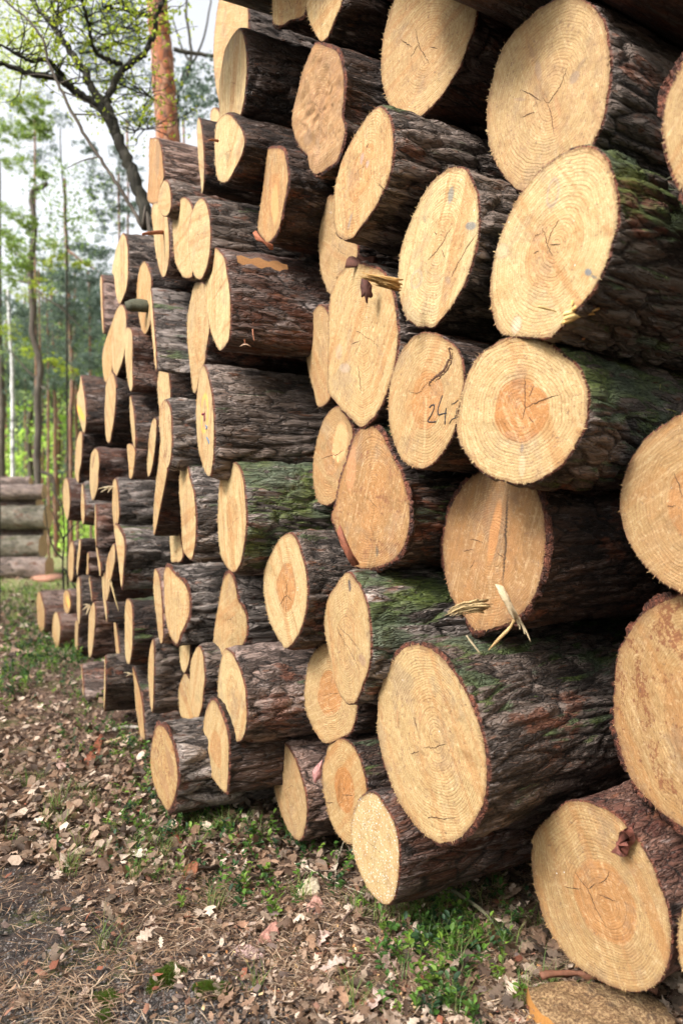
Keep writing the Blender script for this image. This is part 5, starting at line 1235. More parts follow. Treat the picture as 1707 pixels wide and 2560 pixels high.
for cx, cy, rx, ry, n in [(760, 2230, 12, 6, 3), (880, 2270, 12, 6, 2), (1010, 2280, 60, 20, 10), (1120, 2260, 80, 30, 12), (520, 2010, 60, 20, 12), (400, 2090, 60, 25, 8), (330, 2160, 60, 30, 7), (260, 2340, 30, 20, 3),
                          (520, 2245, 20, 8, 4), (90, 1960, 60, 40, 8), (1330, 2420, 70, 60, 12), (620, 2050, 80, 20, 14), (230, 2050, 80, 40, 12), (1200, 2330, 80, 40, 14), (850, 2480, 160, 40, 8), (130, 2100, 90, 60, 9)]:
    gs_ += [(x, y, int(r_.integers(10, 26))) for x, y in patch(cx, cy, rx, ry, n, r_)]
grass('grass_tufts', gs_, 'thin grass tufts between the leaves', [(.13, .24, .045), (.22, .30, .07), (.30, .28, .10), (.10, .18, .04)])
gf = [(x, y, 9) for x, y in patch(150, 1490, 160, 26, 200, r_)] + [(x, y, 8) for x, y in patch(250, 1420, 250, 18, 260, r_) if y < 30]
grass('distant_grass', gf, 'soft grass and undergrowth behind the far end of the pile', [(.14, .26, .04), (.24, .34, .07), (.34, .36, .12)], (.08, .22), 10, .005)

# moss cushions
def moss_cushion(px, py, r, label, seed):
    c = gpt(px, py); r_ = np.random.default_rng(seed); S = Soup()
    n = 2600; th = r_.random(n) * 6.283; q = np.sqrt(r_.random(n)); rr = r * (1 + .25 * np.sin(th * 2 + seed) + .15 * np.sin(th * 5))
    x = c[0] + q * rr * np.cos(th); y = c[1] + q * rr * np.sin(th) * 1.2; h = r * .38 * (1 - q ** 2.2) + .003
    g = ground_h(x, y); P = np.stack([x, y, g + h], 1)
    d = np.stack([np.cos(th) * q * .8, np.sin(th) * q * .8, np.ones(n)], 1) + r_.normal(0, .35, (n, 3)); d /= np.linalg.norm(d, axis=1)[:, None]
    s_ = np.cross(d, r_.normal(0, 1, (n, 3))); s_ /= np.linalg.norm(s_, axis=1)[:, None]; L = .004 + .006 * r_.random(n)
    V = np.stack([P - s_ * .0012 - d * .01, P + s_ * .0012 - d * .01, P + d * L[:, None]], 1).reshape(-1, 3)
    C = np.repeat(np.stack([.06 + .07 * r_.random(n), .10 + .09 * r_.random(n), .012 + .012 * r_.random(n)], 1), 3, 0)
    S.add(V, np.arange(n * 3).reshape(-1, 3), C)
    # mound under the moss
    K, M = 8, 24; a = np.arange(M) / M * 6.283; vv = [[c[0], c[1], c[2] + r * .36]]
    for k in range(1, K + 1):
        f = k / K
        for t in a:
            R_ = r * (1 + .25 * math.sin(t * 2 + seed) + .15 * math.sin(t * 5)); vv.append([c[0] + f * R_ * math.cos(t), c[1] + f * R_ * math.sin(t) * 1.2, c[2] + r * .36 * (1 - f ** 2.2) - .012 * f])
    i = np.arange(K - 1)[:, None] * M + 1; j = np.arange(M)[None]; 
    S.add(np.array(vv), [np.stack([i + j, i + M + j, i + M + (j + 1) % M, i + (j + 1) % M], -1).reshape(-1, 4), np.stack([np.zeros(M, int), 1 + np.arange(M), 1 + (np.arange(M) + 1) % M], -1)], np.array([.06, .11, .012]))
    tag(S.build('moss_cushion', LEAFGREEN), label, 'moss', None)
moss_cushion(268, 2478, .035, 'round bright green moss cushion on dark soil near the lower border', 3)
moss_cushion(258, 2536, .024, 'small moss cushion just below the round bright green one', 4)
moss_cushion(415, 2432, .045, 'flat yellowish moss patch among needles, nearer the cut slab', 6)
moss_cushion(530, 2465, .04, 'flat dull green moss patch at the lower border among needles', 8)

# ------------------------------------------------------------------ sticks, bark pieces and the sawn slab on the ground
def stick(name, pts, rad, label, cat='stick', col=(.30, .22, .16), n=7, mat=None):
    """pts: photo pixels on the ground with a height above it in metres"""
    P = []
    for p in pts:
        g = gpt(p[0], p[1]); P.append([g[0], g[1], g[2] + (p[2] if len(p) > 2 else rad)])
    P = spline(P, 5); R = np.linspace(rad, rad * .5, len(P))
    V, B = tube(P, R, n, .25, len(label)); S = Soup(); S.add(V, B, np.array(col)); return tag(S.build(name, mat or TWIG, None, True), label, cat)
stick('fallen_branch', [(-30, 1612), (60, 1634), (110, 1638), (140, 1636), (175, 1655), (205, 1672)], .022, 'long pale branch lying on leaves near the far left foot of the pile', 'branch', (.42, .27, .2))
stick('fallen_stick', [(285, 1822), (330, 1814), (375, 1818)], .016, 'short grey stick lying beside the long slanting tan log end', 'stick', (.38, .33, .28))
stick('split_wood_strip', [(262, 1850), (310, 1838), (368, 1820)], .012, 'pale strip of split wood below the short grey stick', 'wood strip', (.60, .45, .28))
stick('thin_twig', [(708, 2125, .01), (760, 2152, .03), (830, 2190, .03), (912, 2230, .02)], .0035, 'long thin pale twig lying in front of the middle logs', 'twig', (.38, .33, .24), 5)
stick('leaning_twig', [(838, 2205, .01), (842, 2150, .03), (868, 2115, .10)], .0028, 'short forked twig rising from the long thin one', 'twig', (.30, .26, .19), 5)
stick('thin_twig', [(720, 2178, .01), (780, 2160, .02), (880, 2163, .015), (925, 2160, .01)], .003, 'dark thin twig crossing behind the long pale twig', 'twig', (.16, .12, .09), 5)
stick('curved_twig', [(843, 2345, .01), (862, 2300, .02), (900, 2270, .03), (908, 2240, .02)], .004, 'curved dark twig below the resin specked log', 'twig', (.15, .10, .08), 5)
stick('bent_branch', [(1130, 2245, .06), (1210, 2300, .05), (1260, 2350, .03), (1330, 2408, .01)], .007, 'mossy bent branch on the ground in the dark under the logs', 'branch', (.14, .13, .08), 6)
stick('dry_stick', [(160, 2365), (200, 2330), (235, 2300)], .0035, 'thin straight stick on the dark needle covered soil', 'stick', (.34, .25, .18), 5)
stick('weathered_stick', [(505, 2085), (545, 2098), (590, 2118), (700, 2112)], .010, 'weathered grey stick in the litter left of the bottom row', 'stick', (.42, .36, .31), 6)

def slab(name, outline, thick, label, cat, col, mat=None, tilt=0.0, seed=0, lift=.01, curl=0.0):
    """an irregular flat piece of bark or wood: photo outline on the ground, real thickness"""
    P = even(resample(np.array(outline, float), 4), 28); r_ = np.random.default_rng(seed)
    W = np.array([gpt(a, b) for a, b in P]); c = W.mean(0)
    W[:, 2] = c[2] + lift + (W[:, 1] - c[1]) * tilt
    W[:, :2] += r_.normal(0, .0018, (28, 2))
    K = 5; V = []
    for f in np.linspace(.15, 1, K):
        q = c + (W - c) * f; q[:, 2] = W.mean(0)[2] + (W[:, 2] - W[:, 2].mean()) * f + r_.normal(0, .0018, 28) - curl * f * f; V.append(q)
    top = np.concatenate(V); bot = top[-28:] - np.array([0, 0, thick]); A = np.concatenate([top, bot, [top[:28].mean(0)], [bot.mean(0)]])
    j = np.arange(28); j2 = (j + 1) % 28; q = []
    for k in range(K): q.append(np.stack([k * 28 + j, (k + 1) * 28 + j, (k + 1) * 28 + j2, k * 28 + j2], -1))
    t = np.concatenate([np.stack([np.full(28, len(A) - 2), j, j2], -1), np.stack([np.full(28, len(A) - 1), K * 28 + j2, K * 28 + j], -1)])
    S = Soup(); cc = np.tile(np.array(col), (len(A), 1)) * (0.8 + .4 * r_.random(len(A)))[:, None]
    S.add(A, [np.concatenate(q), t], cc)
    return tag(S.build(name, mat or LEAFDRY), label, cat)
RED = (.36, .13, .07); PINK = (.50, .33, .27)
slab('bark_piece', [(192, 1893), (222, 1880), (246, 1848), (258, 1845), (250, 1885), (240, 1904), (215, 1902)], .008, 'triangular orange red piece of bark on the green plants at the left', 'bark piece', (.27, .085, .045), tilt=.12, lift=.02)
slab('bark_piece', [(132, 1896), (150, 1900), (178, 1918), (160, 1922), (140, 1908)], .006, 'pinkish bark piece left of the triangular orange red one', 'bark piece', PINK, seed=2, tilt=.2, lift=.02)
slab('bark_piece', [(80, 1445), (110, 1440), (150, 1441), (155, 1450), (130, 1456), (85, 1455)], .05, 'large curved orange bark slab on the ground by the distant log stack', 'bark piece', (.52, .26, .17), seed=3, lift=.1, curl=.06)
slab('bark_piece', [(410, 2088), (440, 2078), (455, 2095), (440, 2108), (415, 2105)], .012, 'dark red chunk of bark in the litter below the lowest left log', 'bark piece', (.22, .06, .035), seed=4, tilt=.3, lift=.02)
slab('bark_piece', [(452, 2170), (475, 2152), (497, 2150), (490, 2172), (468, 2178)], .012, 'orange red bark chunk right of a pale curled leaf', 'bark piece', (.34, .13, .07), seed=5, tilt=.25, lift=.02)
slab('bark_piece', [(112, 2145), (160, 2105), (172, 2110), (135, 2142), (118, 2150)], .004, 'long pale pinkish bark strip on the dark soil at the left', 'bark piece', (.46, .37, .32), seed=6, tilt=.15)
slab('bark_piece', [(580, 2370), (610, 2352), (660, 2368), (655, 2382), (600, 2378)], .004, 'pink oval leaf like bark flake near the bottom middle', 'bark piece', (.54, .37, .33), seed=7, tilt=.15)
slab('bark_piece', [(200, 2480), (212, 2450), (228, 2448), (220, 2470), (206, 2486)], .005, 'narrow pale wood chip beside the round moss cushion', 'wood chip', (.58, .42, .32), seed=8)
slab('bark_piece', [(768, 2262), (790, 2245), (812, 2258), (805, 2272), (775, 2275)], .005, 'rosy bark flake left of the curved dark twig', 'bark piece', (.52, .28, .22), seed=9, tilt=.3, lift=.015)
slab('bark_piece', [(728, 2230), (765, 2198), (792, 2196), (798, 2222), (770, 2232), (740, 2240)], .003, 'big pale folded dry leaf left of the resin specked log', 'dry leaf', (.60, .50, .36), seed=10, tilt=.35, lift=.02)
slab('bark_piece', [(640, 2340), (690, 2300), (700, 2330), (698, 2360), (668, 2365)], .006, 'reddish bark piece with a dark edge in the bottom middle litter', 'bark piece', (.44, .22, .17), seed=11, tilt=.2, lift=.015)
def big_leaf(px, py, size, yaw, col, label, tilt=(.15, .1), lift=.02):
    g = gpt(px, py); T = np.array(V_oak) * size
    T[:, 2] += 3 * (T[:, 1] ** 2) / size * .5 + 0.15 * size * np.sin(T[:, 0] / size * 4)
    Rm = np.array(Matrix.Rotation(yaw, 3, 'Z') @ Matrix.Rotation(tilt[0], 3, 'X') @ Matrix.Rotation(tilt[1], 3, 'Y'))
    S = Soup(); S.add(T @ Rm.T + g + np.array([0, 0, lift]), np.array(F_oak), np.array(col)); return tag(S.build('oak_leaf', LEAFDRY), label, 'leaf')
big_leaf(935, 2520, .105, .6, (.56, .40, .34), 'large pinkish lobed oak leaf at the lower border, left of the green sprigs', (-.1, .1))
big_leaf(970, 2425, .11, 2.4, (.50, .35, .29), 'large curled oak leaf above the pinkish lobed one')
big_leaf(1035, 2425, .085, 1.2, (.42, .26, .20), 'brown oak leaf touching the left side of the green sprigs', (.4, .2))
big_leaf(830, 2420, .075, .2, (.52, .40, .34), 'pale oak leaf lying beside the dark twigs near the bottom')
big_leaf(1235, 2340, .085, 1.5, (.30, .15, .09), 'brown oak leaf standing in the shade under the logs', (.7, .2), .04)
big_leaf(340, 2130, .10, .3, (.62, .54, .44), 'white curled leaf on the litter below the lowest left log', (.4, .1))
big_leaf(860, 2505, .075, 1.9, (.46, .27, .17), 'orange tinted oak leaf near the bottom, left of the pinkish one')
big_leaf(805, 2350, .07, 1.0, (.60, .42, .36), 'rosy oak leaf among the litter left of the dark blue green sprig')
big_leaf(610, 2310, .075, 2.0, (.46, .26, .17), 'orange brown oak leaf in the litter near the bottom middle')
big_leaf(150, 2330, .05, 2.6, (.50, .34, .28), 'small leaf alone on the dark soil at the left')

# the sawn slab at the lower right: wedge with an orange split side, pale worn top
def wood_slab():
    z0 = gpt(1320, 2530)[2]
    top = [(1318, 2462), (1365, 2442), (1450, 2438), (1560, 2458), (1640, 2480), (1690, 2540), (1640, 2700), (1440, 2640), (1390, 2560), (1330, 2500)]
    hgt = .055; W = []
    for a, b in top:
        zz = F * (CAMZ - hgt - z0) / (b - CY); W.append([(a - CX) / F * zz, zz, z0 + hgt])
    W = even(np.array(W), 44); r_ = np.random.default_rng(4); c = W.mean(0)
    root = empty('sawn_slab', (c[0], c[1], z0)); tag(root, 'rough sawn slab with a bright orange side lying under the large golden end', 'wood slab')
    K = 14; V = []
    for f in np.linspace(.05, 1, K):
        q = c + (W - c) * f; q[:, 2] = z0 + hgt + (fbm(q * 30, 3, 7) - .5) * .03 - .010 * f ** 4; V.append(q)
    T = np.concatenate(V) - [c[0], c[1], z0]; j = np.arange(44); j2 = (j + 1) % 44
    q = np.concatenate([np.stack([k * 44 + j, (k + 1) * 44 + j, (k + 1) * 44 + j2, k * 44 + j2], -1) for k in range(K - 1)])
    colr = np.where(fbm(T * 40 + 3, 3, 8)[:, None] > .52, np.array([[.36, .22, .10]]), np.array([[.15, .08, .04]])) * (.75 + .5 * r_.random(len(T)))[:, None]
    S = Soup(); S.add(T, [q, np.array([list(range(0, 44, 1))])[:, :44].reshape(1, 44)], colr); S.build('worn_top', WORN, root, True)
    rim = T[-44:]; lo = rim + (rim - rim.mean(0)) * .03; lo[:, 2] = -.02; mid_ = (rim + lo) / 2 + (rim - rim.mean(0)) * .015 * r_.random((44, 1))
    S = Soup(); S.add(np.concatenate([rim, mid_, lo]), np.concatenate([np.stack([k * 44 + j, (k + 1) * 44 + j, (k + 1) * 44 + j2, k * 44 + j2], -1) for k in range(2)]), np.array([.42, .19, .05])); S.build('split_side', SPL, root)
    # bark ridge along the back edge
    pts = [W[k] - [c[0], c[1], z0] + [0, .01, .0] for k in range(2, 15)]
    V_, B = tube(pts, .006 + .006 * r_.random(len(pts)), 7, .9, 3); S = Soup(); S.add(V_, B, np.array([.20, .085, .05])); S.build('bark_edge', LEAFDRY, root)
wood_slab()

# ------------------------------------------------------------------ the distant stack at the left: logs seen from the side
def far_log(x1, ya, yb, dz, colr, label):
    zc = 15.6 + dz; r = (yb - ya) / F * zc / 2; cy = (ya + yb) / 2
    A = pix(x1, cy, zc); d = np.array([-math.sin(math.radians(86)), math.cos(math.radians(86)) * .25, 0])
    B = A + d * 4.2
    root = empty('distant_log', (A[0], A[1], A[2] - r)); tag(root, label, 'log', 'logs of the distant stack at the left')
    K, M = 90, 36; T = np.linspace(0, 1, K); th = np.arange(M) / M * 6.283
    P = A[None] + (B - A)[None] * T[:, None]; a = np.array([0, 0, 1.]); b = np.cross(d / np.linalg.norm(d), a)
    q = P[:, None] + (np.cos(th)[None, :, None] * a + np.sin(th)[None, :, None] * b) * r
    nn = fbm(q.reshape(-1, 3) * np.array([3, 9, 9]), 3, int(ya)).reshape(K, M) - .5
    f1, f2, cid = cells(q.reshape(-1, 3) * np.array([4, 12, 12.]), int(ya)); e = np.clip((f2 - f1) / .35, 0, 1).reshape(K, M)
    q = P[:, None] + (q - P[:, None]) * (1 + .30 * nn + .10 * e)[..., None]
    V = q.reshape(-1, 3) - np.array(root.location); i = np.arange(K - 1)[:, None] * M; j = np.arange(M)[None]
    qd = np.stack([i + j, i + (j + 1) % M, i + M + (j + 1) % M, i + M + j], -1).reshape(-1, 4)
    bo = mesh_obj('bark', V, qd.astype(np.int32), BARK, root, {'crk': e.ravel(), 'cid': cid, 'rimv': np.zeros(K * M)}, True)
    bo['colA'] = list(colr[0]); bo['colB'] = list(colr[1]); bo['moss'] = colr[2]; bo['gloss'] = 0.0; bo['seed'] = ya * .01
    Vr = np.concatenate([V[:M], [V[:M].mean(0)]]); jj = np.arange(M)
    tr = np.stack([jj, (jj + 1) % M, np.full(M, M)], -1)
    ce = mesh_obj('cut_end', Vr, tr.astype(np.int32), WOOD, root, {'rad': np.zeros(len(Vr)), 'frac': np.full(len(Vr), .5), 'mark': np.zeros((len(Vr), 4))})
    for k in ('tone', 'heart', 'streak', 'stain', 'dirt', 'resin', 'crack'): ce[k] = .5 if k in ('tone', 'dirt') else 0.0
    ce['seed'] = ya * .1
gr = ((.12, .085, .07), (.36, .27, .23), .15); gm = ((.10, .09, .06), (.30, .26, .20), .30)
for a in [(78, 1192, 1216, .3, gr, 'thin topmost log of the distant stack at the left'), (112, 1212, 1248, .0, gr, 'second log from the top of the distant stack'), (97, 1242, 1274, .25, gr, 'pinkish third log from the top of the distant stack'),
          (121, 1265, 1321, .0, gm, 'thick mossy log in the middle of the distant stack'), (115, 1319, 1344, .3, gr, 'thin grey log below the thick mossy distant one'), (109, 1339, 1394, .0, gm, 'thick mossy log above the lowest distant one'),
          (125, 1393, 1446, -.1, gr, 'lowest log of the distant stack resting on the ground')]:
    far_log(*a)

# ------------------------------------------------------------------ trees
def trunk_pts(src, z, ext_up=0, ground=True):
    P = [pix(a, b, z) for a, b in src]
    if ground:
        d = P[0] - P[1]; d = d / max(abs(d[2]), .05) if d[2] < 0 else np.array([0, 0, -1.])
        g = P[0] + np.array([d[0] * .2, 0, -1]) * (P[0][2] + .1 - float(ground_h(np.array([P[0][0]]), np.array([P[0][1]]))[0])); P = [g] + P
    if ext_up:
        d = P[-1] - P[-2]; d /= np.linalg.norm(d); P = P + [P[-1] + (d * .5 + np.array([0, 0, .5])) * ext_up]
    return np.array(P)
def limb(S, P, w0, w1, n=7, rough=.12, col=(.1, .1, .1), seed=0):
    P = spline(P, 5); r_ = np.random.default_rng(seed); P = P + r_.normal(0, 1, P.shape) * min(w1, .02) * .35
    V, B = tube(P, np.linspace(w0, w1, len(P)), n, rough, seed); S.add(V, B, np.array(col))
    return P
def leaves(S, centers, rad, n, size, cols, seed, flat=.6, droop=0):
    """leaf-sized faces in clumps; centers (k,3), rad (k,)"""
    r_ = np.random.default_rng(seed); centers = np.asarray(centers); rad = np.asarray(rad) * np.ones(len(centers))
    m = max(3, min(20, n // (len(centers) * 9) + 1)); sub = centers[:, None] + r_.normal(0, 1, (len(centers), m, 3)) * np.array([1, 1, flat]) * rad[:, None, None] * .55
    centers = sub.reshape(-1, 3); rad = np.repeat(rad * .30, m)
    k = r_.integers(0, len(centers), n)
    d = r_.normal(0, 1, (n, 3)); d[:, 2] *= flat
    P = centers[k] + d * rad[k][:, None] * .5
    a = r_.normal(0, 1, (n, 3)); a /= np.linalg.norm(a, axis=1)[:, None]; b = np.cross(a, r_.normal(0, 1, (n, 3))); b /= np.linalg.norm(b, axis=1)[:, None]
    L = size * (.6 + .8 * r_.random(n)); W_ = L * .55
    V = np.stack([P - a * L[:, None] * .5, P + b * W_[:, None] * .5, P + a * L[:, None] * .5, P - b * W_[:, None] * .5], 1).reshape(-1, 3)
    C = np.asarray(cols)[r_.integers(0, len(cols), n)] * (.7 + .6 * r_.random(n))[:, None] * (.8 + .4 * r_.random(len(centers)))[k][:, None]
    S.add(V, np.arange(n * 4).reshape(-1, 4), np.repeat(C, 4, 0))
YG = [(.36, .44, .03), (.44, .50, .05), (.25, .34, .03)]; PG = [(.085, .13, .10), (.12, .17, .13), (.06, .09, .065), (.16, .21, .16)]; BG = [(.19, .29, .07), (.26, .36, .10), (.13, .21, .06)]
GT = 'trees of the forest behind the pile'
def tree(name, label, group=None):
    t = bpy.data.objects.new(name, None); COL.objects.link(t); t.empty_display_size = .2
    return tag(t, label, 'tree', group)
def put(t, S, name, mat, smooth=False):
    o = S.build(name, mat, None, smooth); o.parent = t; return o
def px8(L, k=2.8, ox=0, oy=0): return [(ox + a / k, oy + b / k) for a, b in L]

# big pine with flaky orange bark
t = tree('pine_tree', 'pine with thick flaking orange bark rising behind the top of the pile')
S = Soup(); P = trunk_pts([(440, 700), (430, 500), (420, 345), (411, 230), (406, 150), (398, 60), (393, -20)], 11, 5)
V, B = tube(spline(P, 14), np.linspace(.185, .145, 14 * (len(P) - 1) + 1), 28, .10, 3); S.add(V, B, np.array([.4, .2, .1])); put(t, S, 'trunk', M_PINE, True)
rr = np.random.default_rng(2); top = P[-1]
for k in range(7):
    S = Soup(); s0 = top + [0, 0, -.5 * k + .5]; a = k * 2.4; limb(S, [s0, s0 + [math.cos(a) * 1, math.sin(a), .4], s0 + [math.cos(a) * 2.3, math.sin(a) * 2.2, .9]], .06, .02); put(t, S, 'limb', M_PINE)
S = Soup(); leaves(S, [top + [math.cos(k * 2.4) * q, math.sin(k * 2.4) * q, 1.2 - .5 * (k % 4)] for k in range(14) for q in (1.2, 2.2)], .9, 9000, .09, PG, 4); put(t, S, 'crown', CANOPY)

# young oak with dark forking limbs and fresh yellow green leaves
t = tree('oak_tree', 'dark limbed young oak with fresh yellow green leaves at the upper left')
def oak_limb(pts, w0, w1, z0=6.0, z1=6.0, nm='limb', seed=0):
    S = Soup(); q = px8(pts); n = len(q); P = [pix(a, b, z0 + (z1 - z0) * k / (n - 1)) for k, (a, b) in enumerate(q)]
    Q = limb(S, P, w0 / 2.8 / F * z0 / 2, w1 / 2.8 / F * z1 / 2, 9, .12, seed=seed); put(t, S, nm, M_OAK, True); return Q
S = Soup(); P = trunk_pts(px8([(1110, 1800), (1045, 1590), (990, 1400), (940, 1240), (880, 1090), (820, 950), (790, 830), (735, 740)]), 6.0)
limb(S, P, .060, .038, 12); put(t, S, 'trunk', M_OAK, True)
Ls = []
Ls.append(oak_limb([(740, 745), (660, 640), (600, 520), (530, 410), (440, 280), (370, 175), (290, 80), (210, -20)], 62, 34, seed=1))
Ls.append(oak_limb([(820, 950), (740, 800), (640, 710), (540, 650), (470, 590), (400, 545), (300, 530), (220, 520), (110, 475), (0, 440), (-90, 430)], 62, 28, 6, 5.6, seed=2))
Ls.append(oak_limb([(735, 740), (760, 660), (830, 540), (900, 460), (980, 400), (1045, 320), (1085, 220), (1095, 110), (1150, -20)], 52, 32, 6, 6.3, seed=3))
Ls.append(oak_limb([(850, 450), (760, 420), (680, 370), (640, 290), (625, 180), (600, 80), (575, -20)], 34, 18, 6.1, 5.6, seed=4))
Ls.append(oak_limb([(455, 560), (400, 480), (330, 420), (220, 425), (130, 385), (0, 310)], 44, 14, 5.9, 5.5, seed=5))
Ls.append(oak_limb([(375, 175), (420, 110), (480, 45), (550, -20)], 32, 22, 6, 6.4, seed=6))
Ls.append(oak_limb([(560, 370), (700, 350), (850, 300), (1040, 265)], 18, 7, 6, 6.6, seed=7))
Ls.append(oak_limb([(640, 200), (720, 240), (830, 215), (940, 150), (960, 60)], 12, 5, 5.9, 6.3, seed=8))
Ls.append(oak_limb([(1060, 110), (930, 85), (820, 60), (720, 50)], 26, 10, 6.2, 6.0, seed=9))
Ls.append(oak_limb([(840, 590), (960, 640), (1080, 690)], 12, 6, 6.05, 6.6, seed=10))
Ls.append(oak_limb([(860, 900), (920, 930), (1000, 900), (1080, 905)], 10, 4, 6, 6.6, seed=11))
Ls.append(oak_limb([(420, 290), (430, 200), (390, 90), (350, -20)], 13, 7, 6, 5.6, seed=12))
r_ = np.random.default_rng(21); S = Soup(); tips = []
for Q in Ls:
    for _ in range(16):
        k = int(r_.integers(4, len(Q))); p = Q[k]; a = r_.random() * 6.283; L = r_.uniform(.15, .55)
        d = np.array([math.cos(a), math.sin(a) * .7, r_.uniform(-.3, .9)]); d /= np.linalg.norm(d); P = [p]
        for _s in range(4):
            d = d + r_.normal(0, .28, 3); d /= np.linalg.norm(d); P.append(P[-1] + d * L / 4)
        limb(S, np.array(P), .006, .0022, 4, seed=int(r_.integers(999))); tips += P[2:]
put(t, S, 'twigs', M_OAK)
S = Soup(); tips = np.array(tips); sel = tips[(tips[:, 0] < -1.35) | (r_.random(len(tips)) < .35)]
leaves(S, sel, .12, 3400, .034, YG, 22, .8); put(t, S, 'leaves', CANOPY)
# upper left spray of leaves
# leaning dead sapling
t = tree('dead_sapling', 'thin bare leaning dead sapling crossing in front of the oak limbs')
S = Soup(); P = trunk_pts(px8([(1060, 1720), (1000, 1600), (930, 1470), (860, 1350), (770, 1210), (690, 1090), (600, 950), (520, 810), (440, 650), (370, 500), (330, 400), (310, 290), (250, 200), (180, 120), (90, 50), (0, -40)]), 5.2)
limb(S, P, .015, .007, 8, .15); put(t, S, 'trunk', M_GREYT, True)
for k, (a, b) in enumerate([(400, 590), (380, 540), (520, 800), (690, 1100), (440, 640)]):
    p = pix(a / 2.8, b / 2.8, 5.2); d = np.array([(-1) ** k * .25, .05, .12 - .05 * k]); S = Soup(); limb(S, [p, p + d * .5, p + d + [0, 0, -.03]], .006, .002, 5); put(t, S, 'twig', M_GREYT)

def wood_tree(name, label, pts, z_, w0, w1, mat, blobs=(), cols=PG, ls=.1, nl=4000, up=6, group=None, branches=(), seed=0, k=3.619, ox=0, oy=600, br=None, rough=.1):
    z = z_ + 8 if k > 3 else z_; t = tree(name, label, group); S = Soup(); q = px8(pts, k, ox, oy); P = trunk_pts(q, z, up)
    limb(S, P, w0 / F * z / 2, w1 / F * z / 2, 12, rough, seed=seed); put(t, S, 'trunk', mat, True)
    if branches:
        for b in branches:
            S = Soup(); limb(S, [pix(a, c, z + e) for a, c, e in b[0]], b[1], b[2], 6, seed=seed); put(t, S, 'branch', mat)
    if blobs:
        S = Soup(); leaves(S, [pix(a, b, z + dz) for a, b, r, dz in blobs], [r for a, b, r, dz in blobs], nl, ls, cols, seed + 50); put(t, S, 'crown', CANOPY)
    return t
rb = np.random.default_rng(31)
def blobs(x0, x1, y0, y1, n, r, dz=1.5):
    return [(rb.uniform(x0, x1), rb.uniform(y0, y1), r * rb.uniform(.6, 1.3), rb.uniform(-dz, dz)) for _ in range(n)]
# crooked trunk at the left
wood_tree('crooked_tree', 'crooked brown trunk with a hooked top standing left of the pile',
          [(345, 2300), (340, 1950), (350, 1650), (345, 1400), (372, 1180), (345, 1020), (300, 850), (300, 600), (280, 350), (285, 150), (310, 0), (312, -200), (290, -420), (380, -480), (430, -520)], 10, 19, 12, M_GREYT, blobs(40, 150, 560, 800, 10, .5, .8), BG, .045, 900, 0,
          branches=[([(84, 660, 0), (50, 640, .2), (0, 605, .4)], .03, .012), ([(90, 735, 0), (140, 760, -.2), (185, 800, -.2), (235, 850, 0)], .028, .01), ([(95, 950, 0), (60, 915, 0), (10, 860, 0)], .03, .012),
                    ([(100, 965, 0), (118, 972, -.2), (112, 960, -.3)], .025, .012), ([(92, 710, 0), (40, 700, .1), (0, 680, .1)], .026, .01), ([(98, 1180, 0), (130, 1190, 0), (140, 1240, 0), (170, 1290, 0)], .05, .015)])
wood_tree('pine_tree', 'straight reddish pine trunk just left of the pile with a dead twiggy top',
          [(640, 2150), (640, 1700), (655, 1300), (650, 1100), (635, 800), (622, 450), (610, 200), (600, -50), (590, -400)], 14, 13, 8, M_PINEFAR, blobs(150, 290, 620, 900, 16, .9), PG, .05, 3500, .5,
          branches=[([(168, 625, 0), (210, 655, -.3), (262, 690, -.3)], .05, .02), ([(172, 700, 0), (120, 740, 0), (60, 690, .2)], .02, .01)])
wood_tree('pine_tree', 'slim orange pine trunk between the crooked tree and the reddish one',
          [(505, 2250), (503, 1900), (500, 1500), (487, 1150), (482, 900), (470, 600), (465, 300)], 17, 10.5, 6, M_PINEFAR, blobs(90, 200, 700, 900, 12, 1.0), PG, .055, 3000, .5)
wood_tree('pine_tree', 'dark reddish pine trunk touching the left edge of the pile',
          [(700, 1950), (692, 1600), (693, 1300), (690, 1050), (680, 850), (682, 400)], 18, 9.5, 6, M_PINEFAR, blobs(170, 250, 640, 800, 10, 1.0), PG, .06, 2500, .5)
wood_tree('birch_tree', 'white barked birch trunk near the left border',
          [(118, 2250), (118, 1900), (116, 1500), (115, 1150), (95, 850), (82, 600)], 15, 11.5, 8, M_BIRCH, blobs(-10, 90, 560, 900, 12, .8), BG, .045, 2200, .5)
wood_tree('pine_tree', 'thick purple grey trunk cut by the left border',
          [(12, 2250), (14, 1900), (16, 1500), (10, 1150), (-5, 900), (-10, 400)], 16, 22, 14, M_GREYT, blobs(-60, 60, 0, 300, 14, 1.2), YG, .08, 2600, 4)
wood_tree('leafy_tree', 'grey branched tree right of the orange pine trunk at the top',
          [(1262, 1700), (1262, 1200), (1245, 900), (1250, 650), (1300, 560), (1335, 430), (1340, 330), (1310, 150), (1305, -50)], 13, 11, 5, M_OAK, blobs(440, 545, 180, 330, 12, .5, .6), PG, .06, 1500, 2, k=2.8, oy=0,
          branches=[([(478, 165, 0), (452, 110, 0), (430, 40, 0)], .02, .01), ([(480, 160, 0), (505, 110, 0), (525, 20, 0), (530, -20, 0)], .022, .01), ([(435, 124, 0), (480, 132, 0), (533, 140, 0), (580, 140, .1)], .04, .03), ([(450, 225, 0), (462, 180, 0), (480, 150, 0)], .03, .015)])
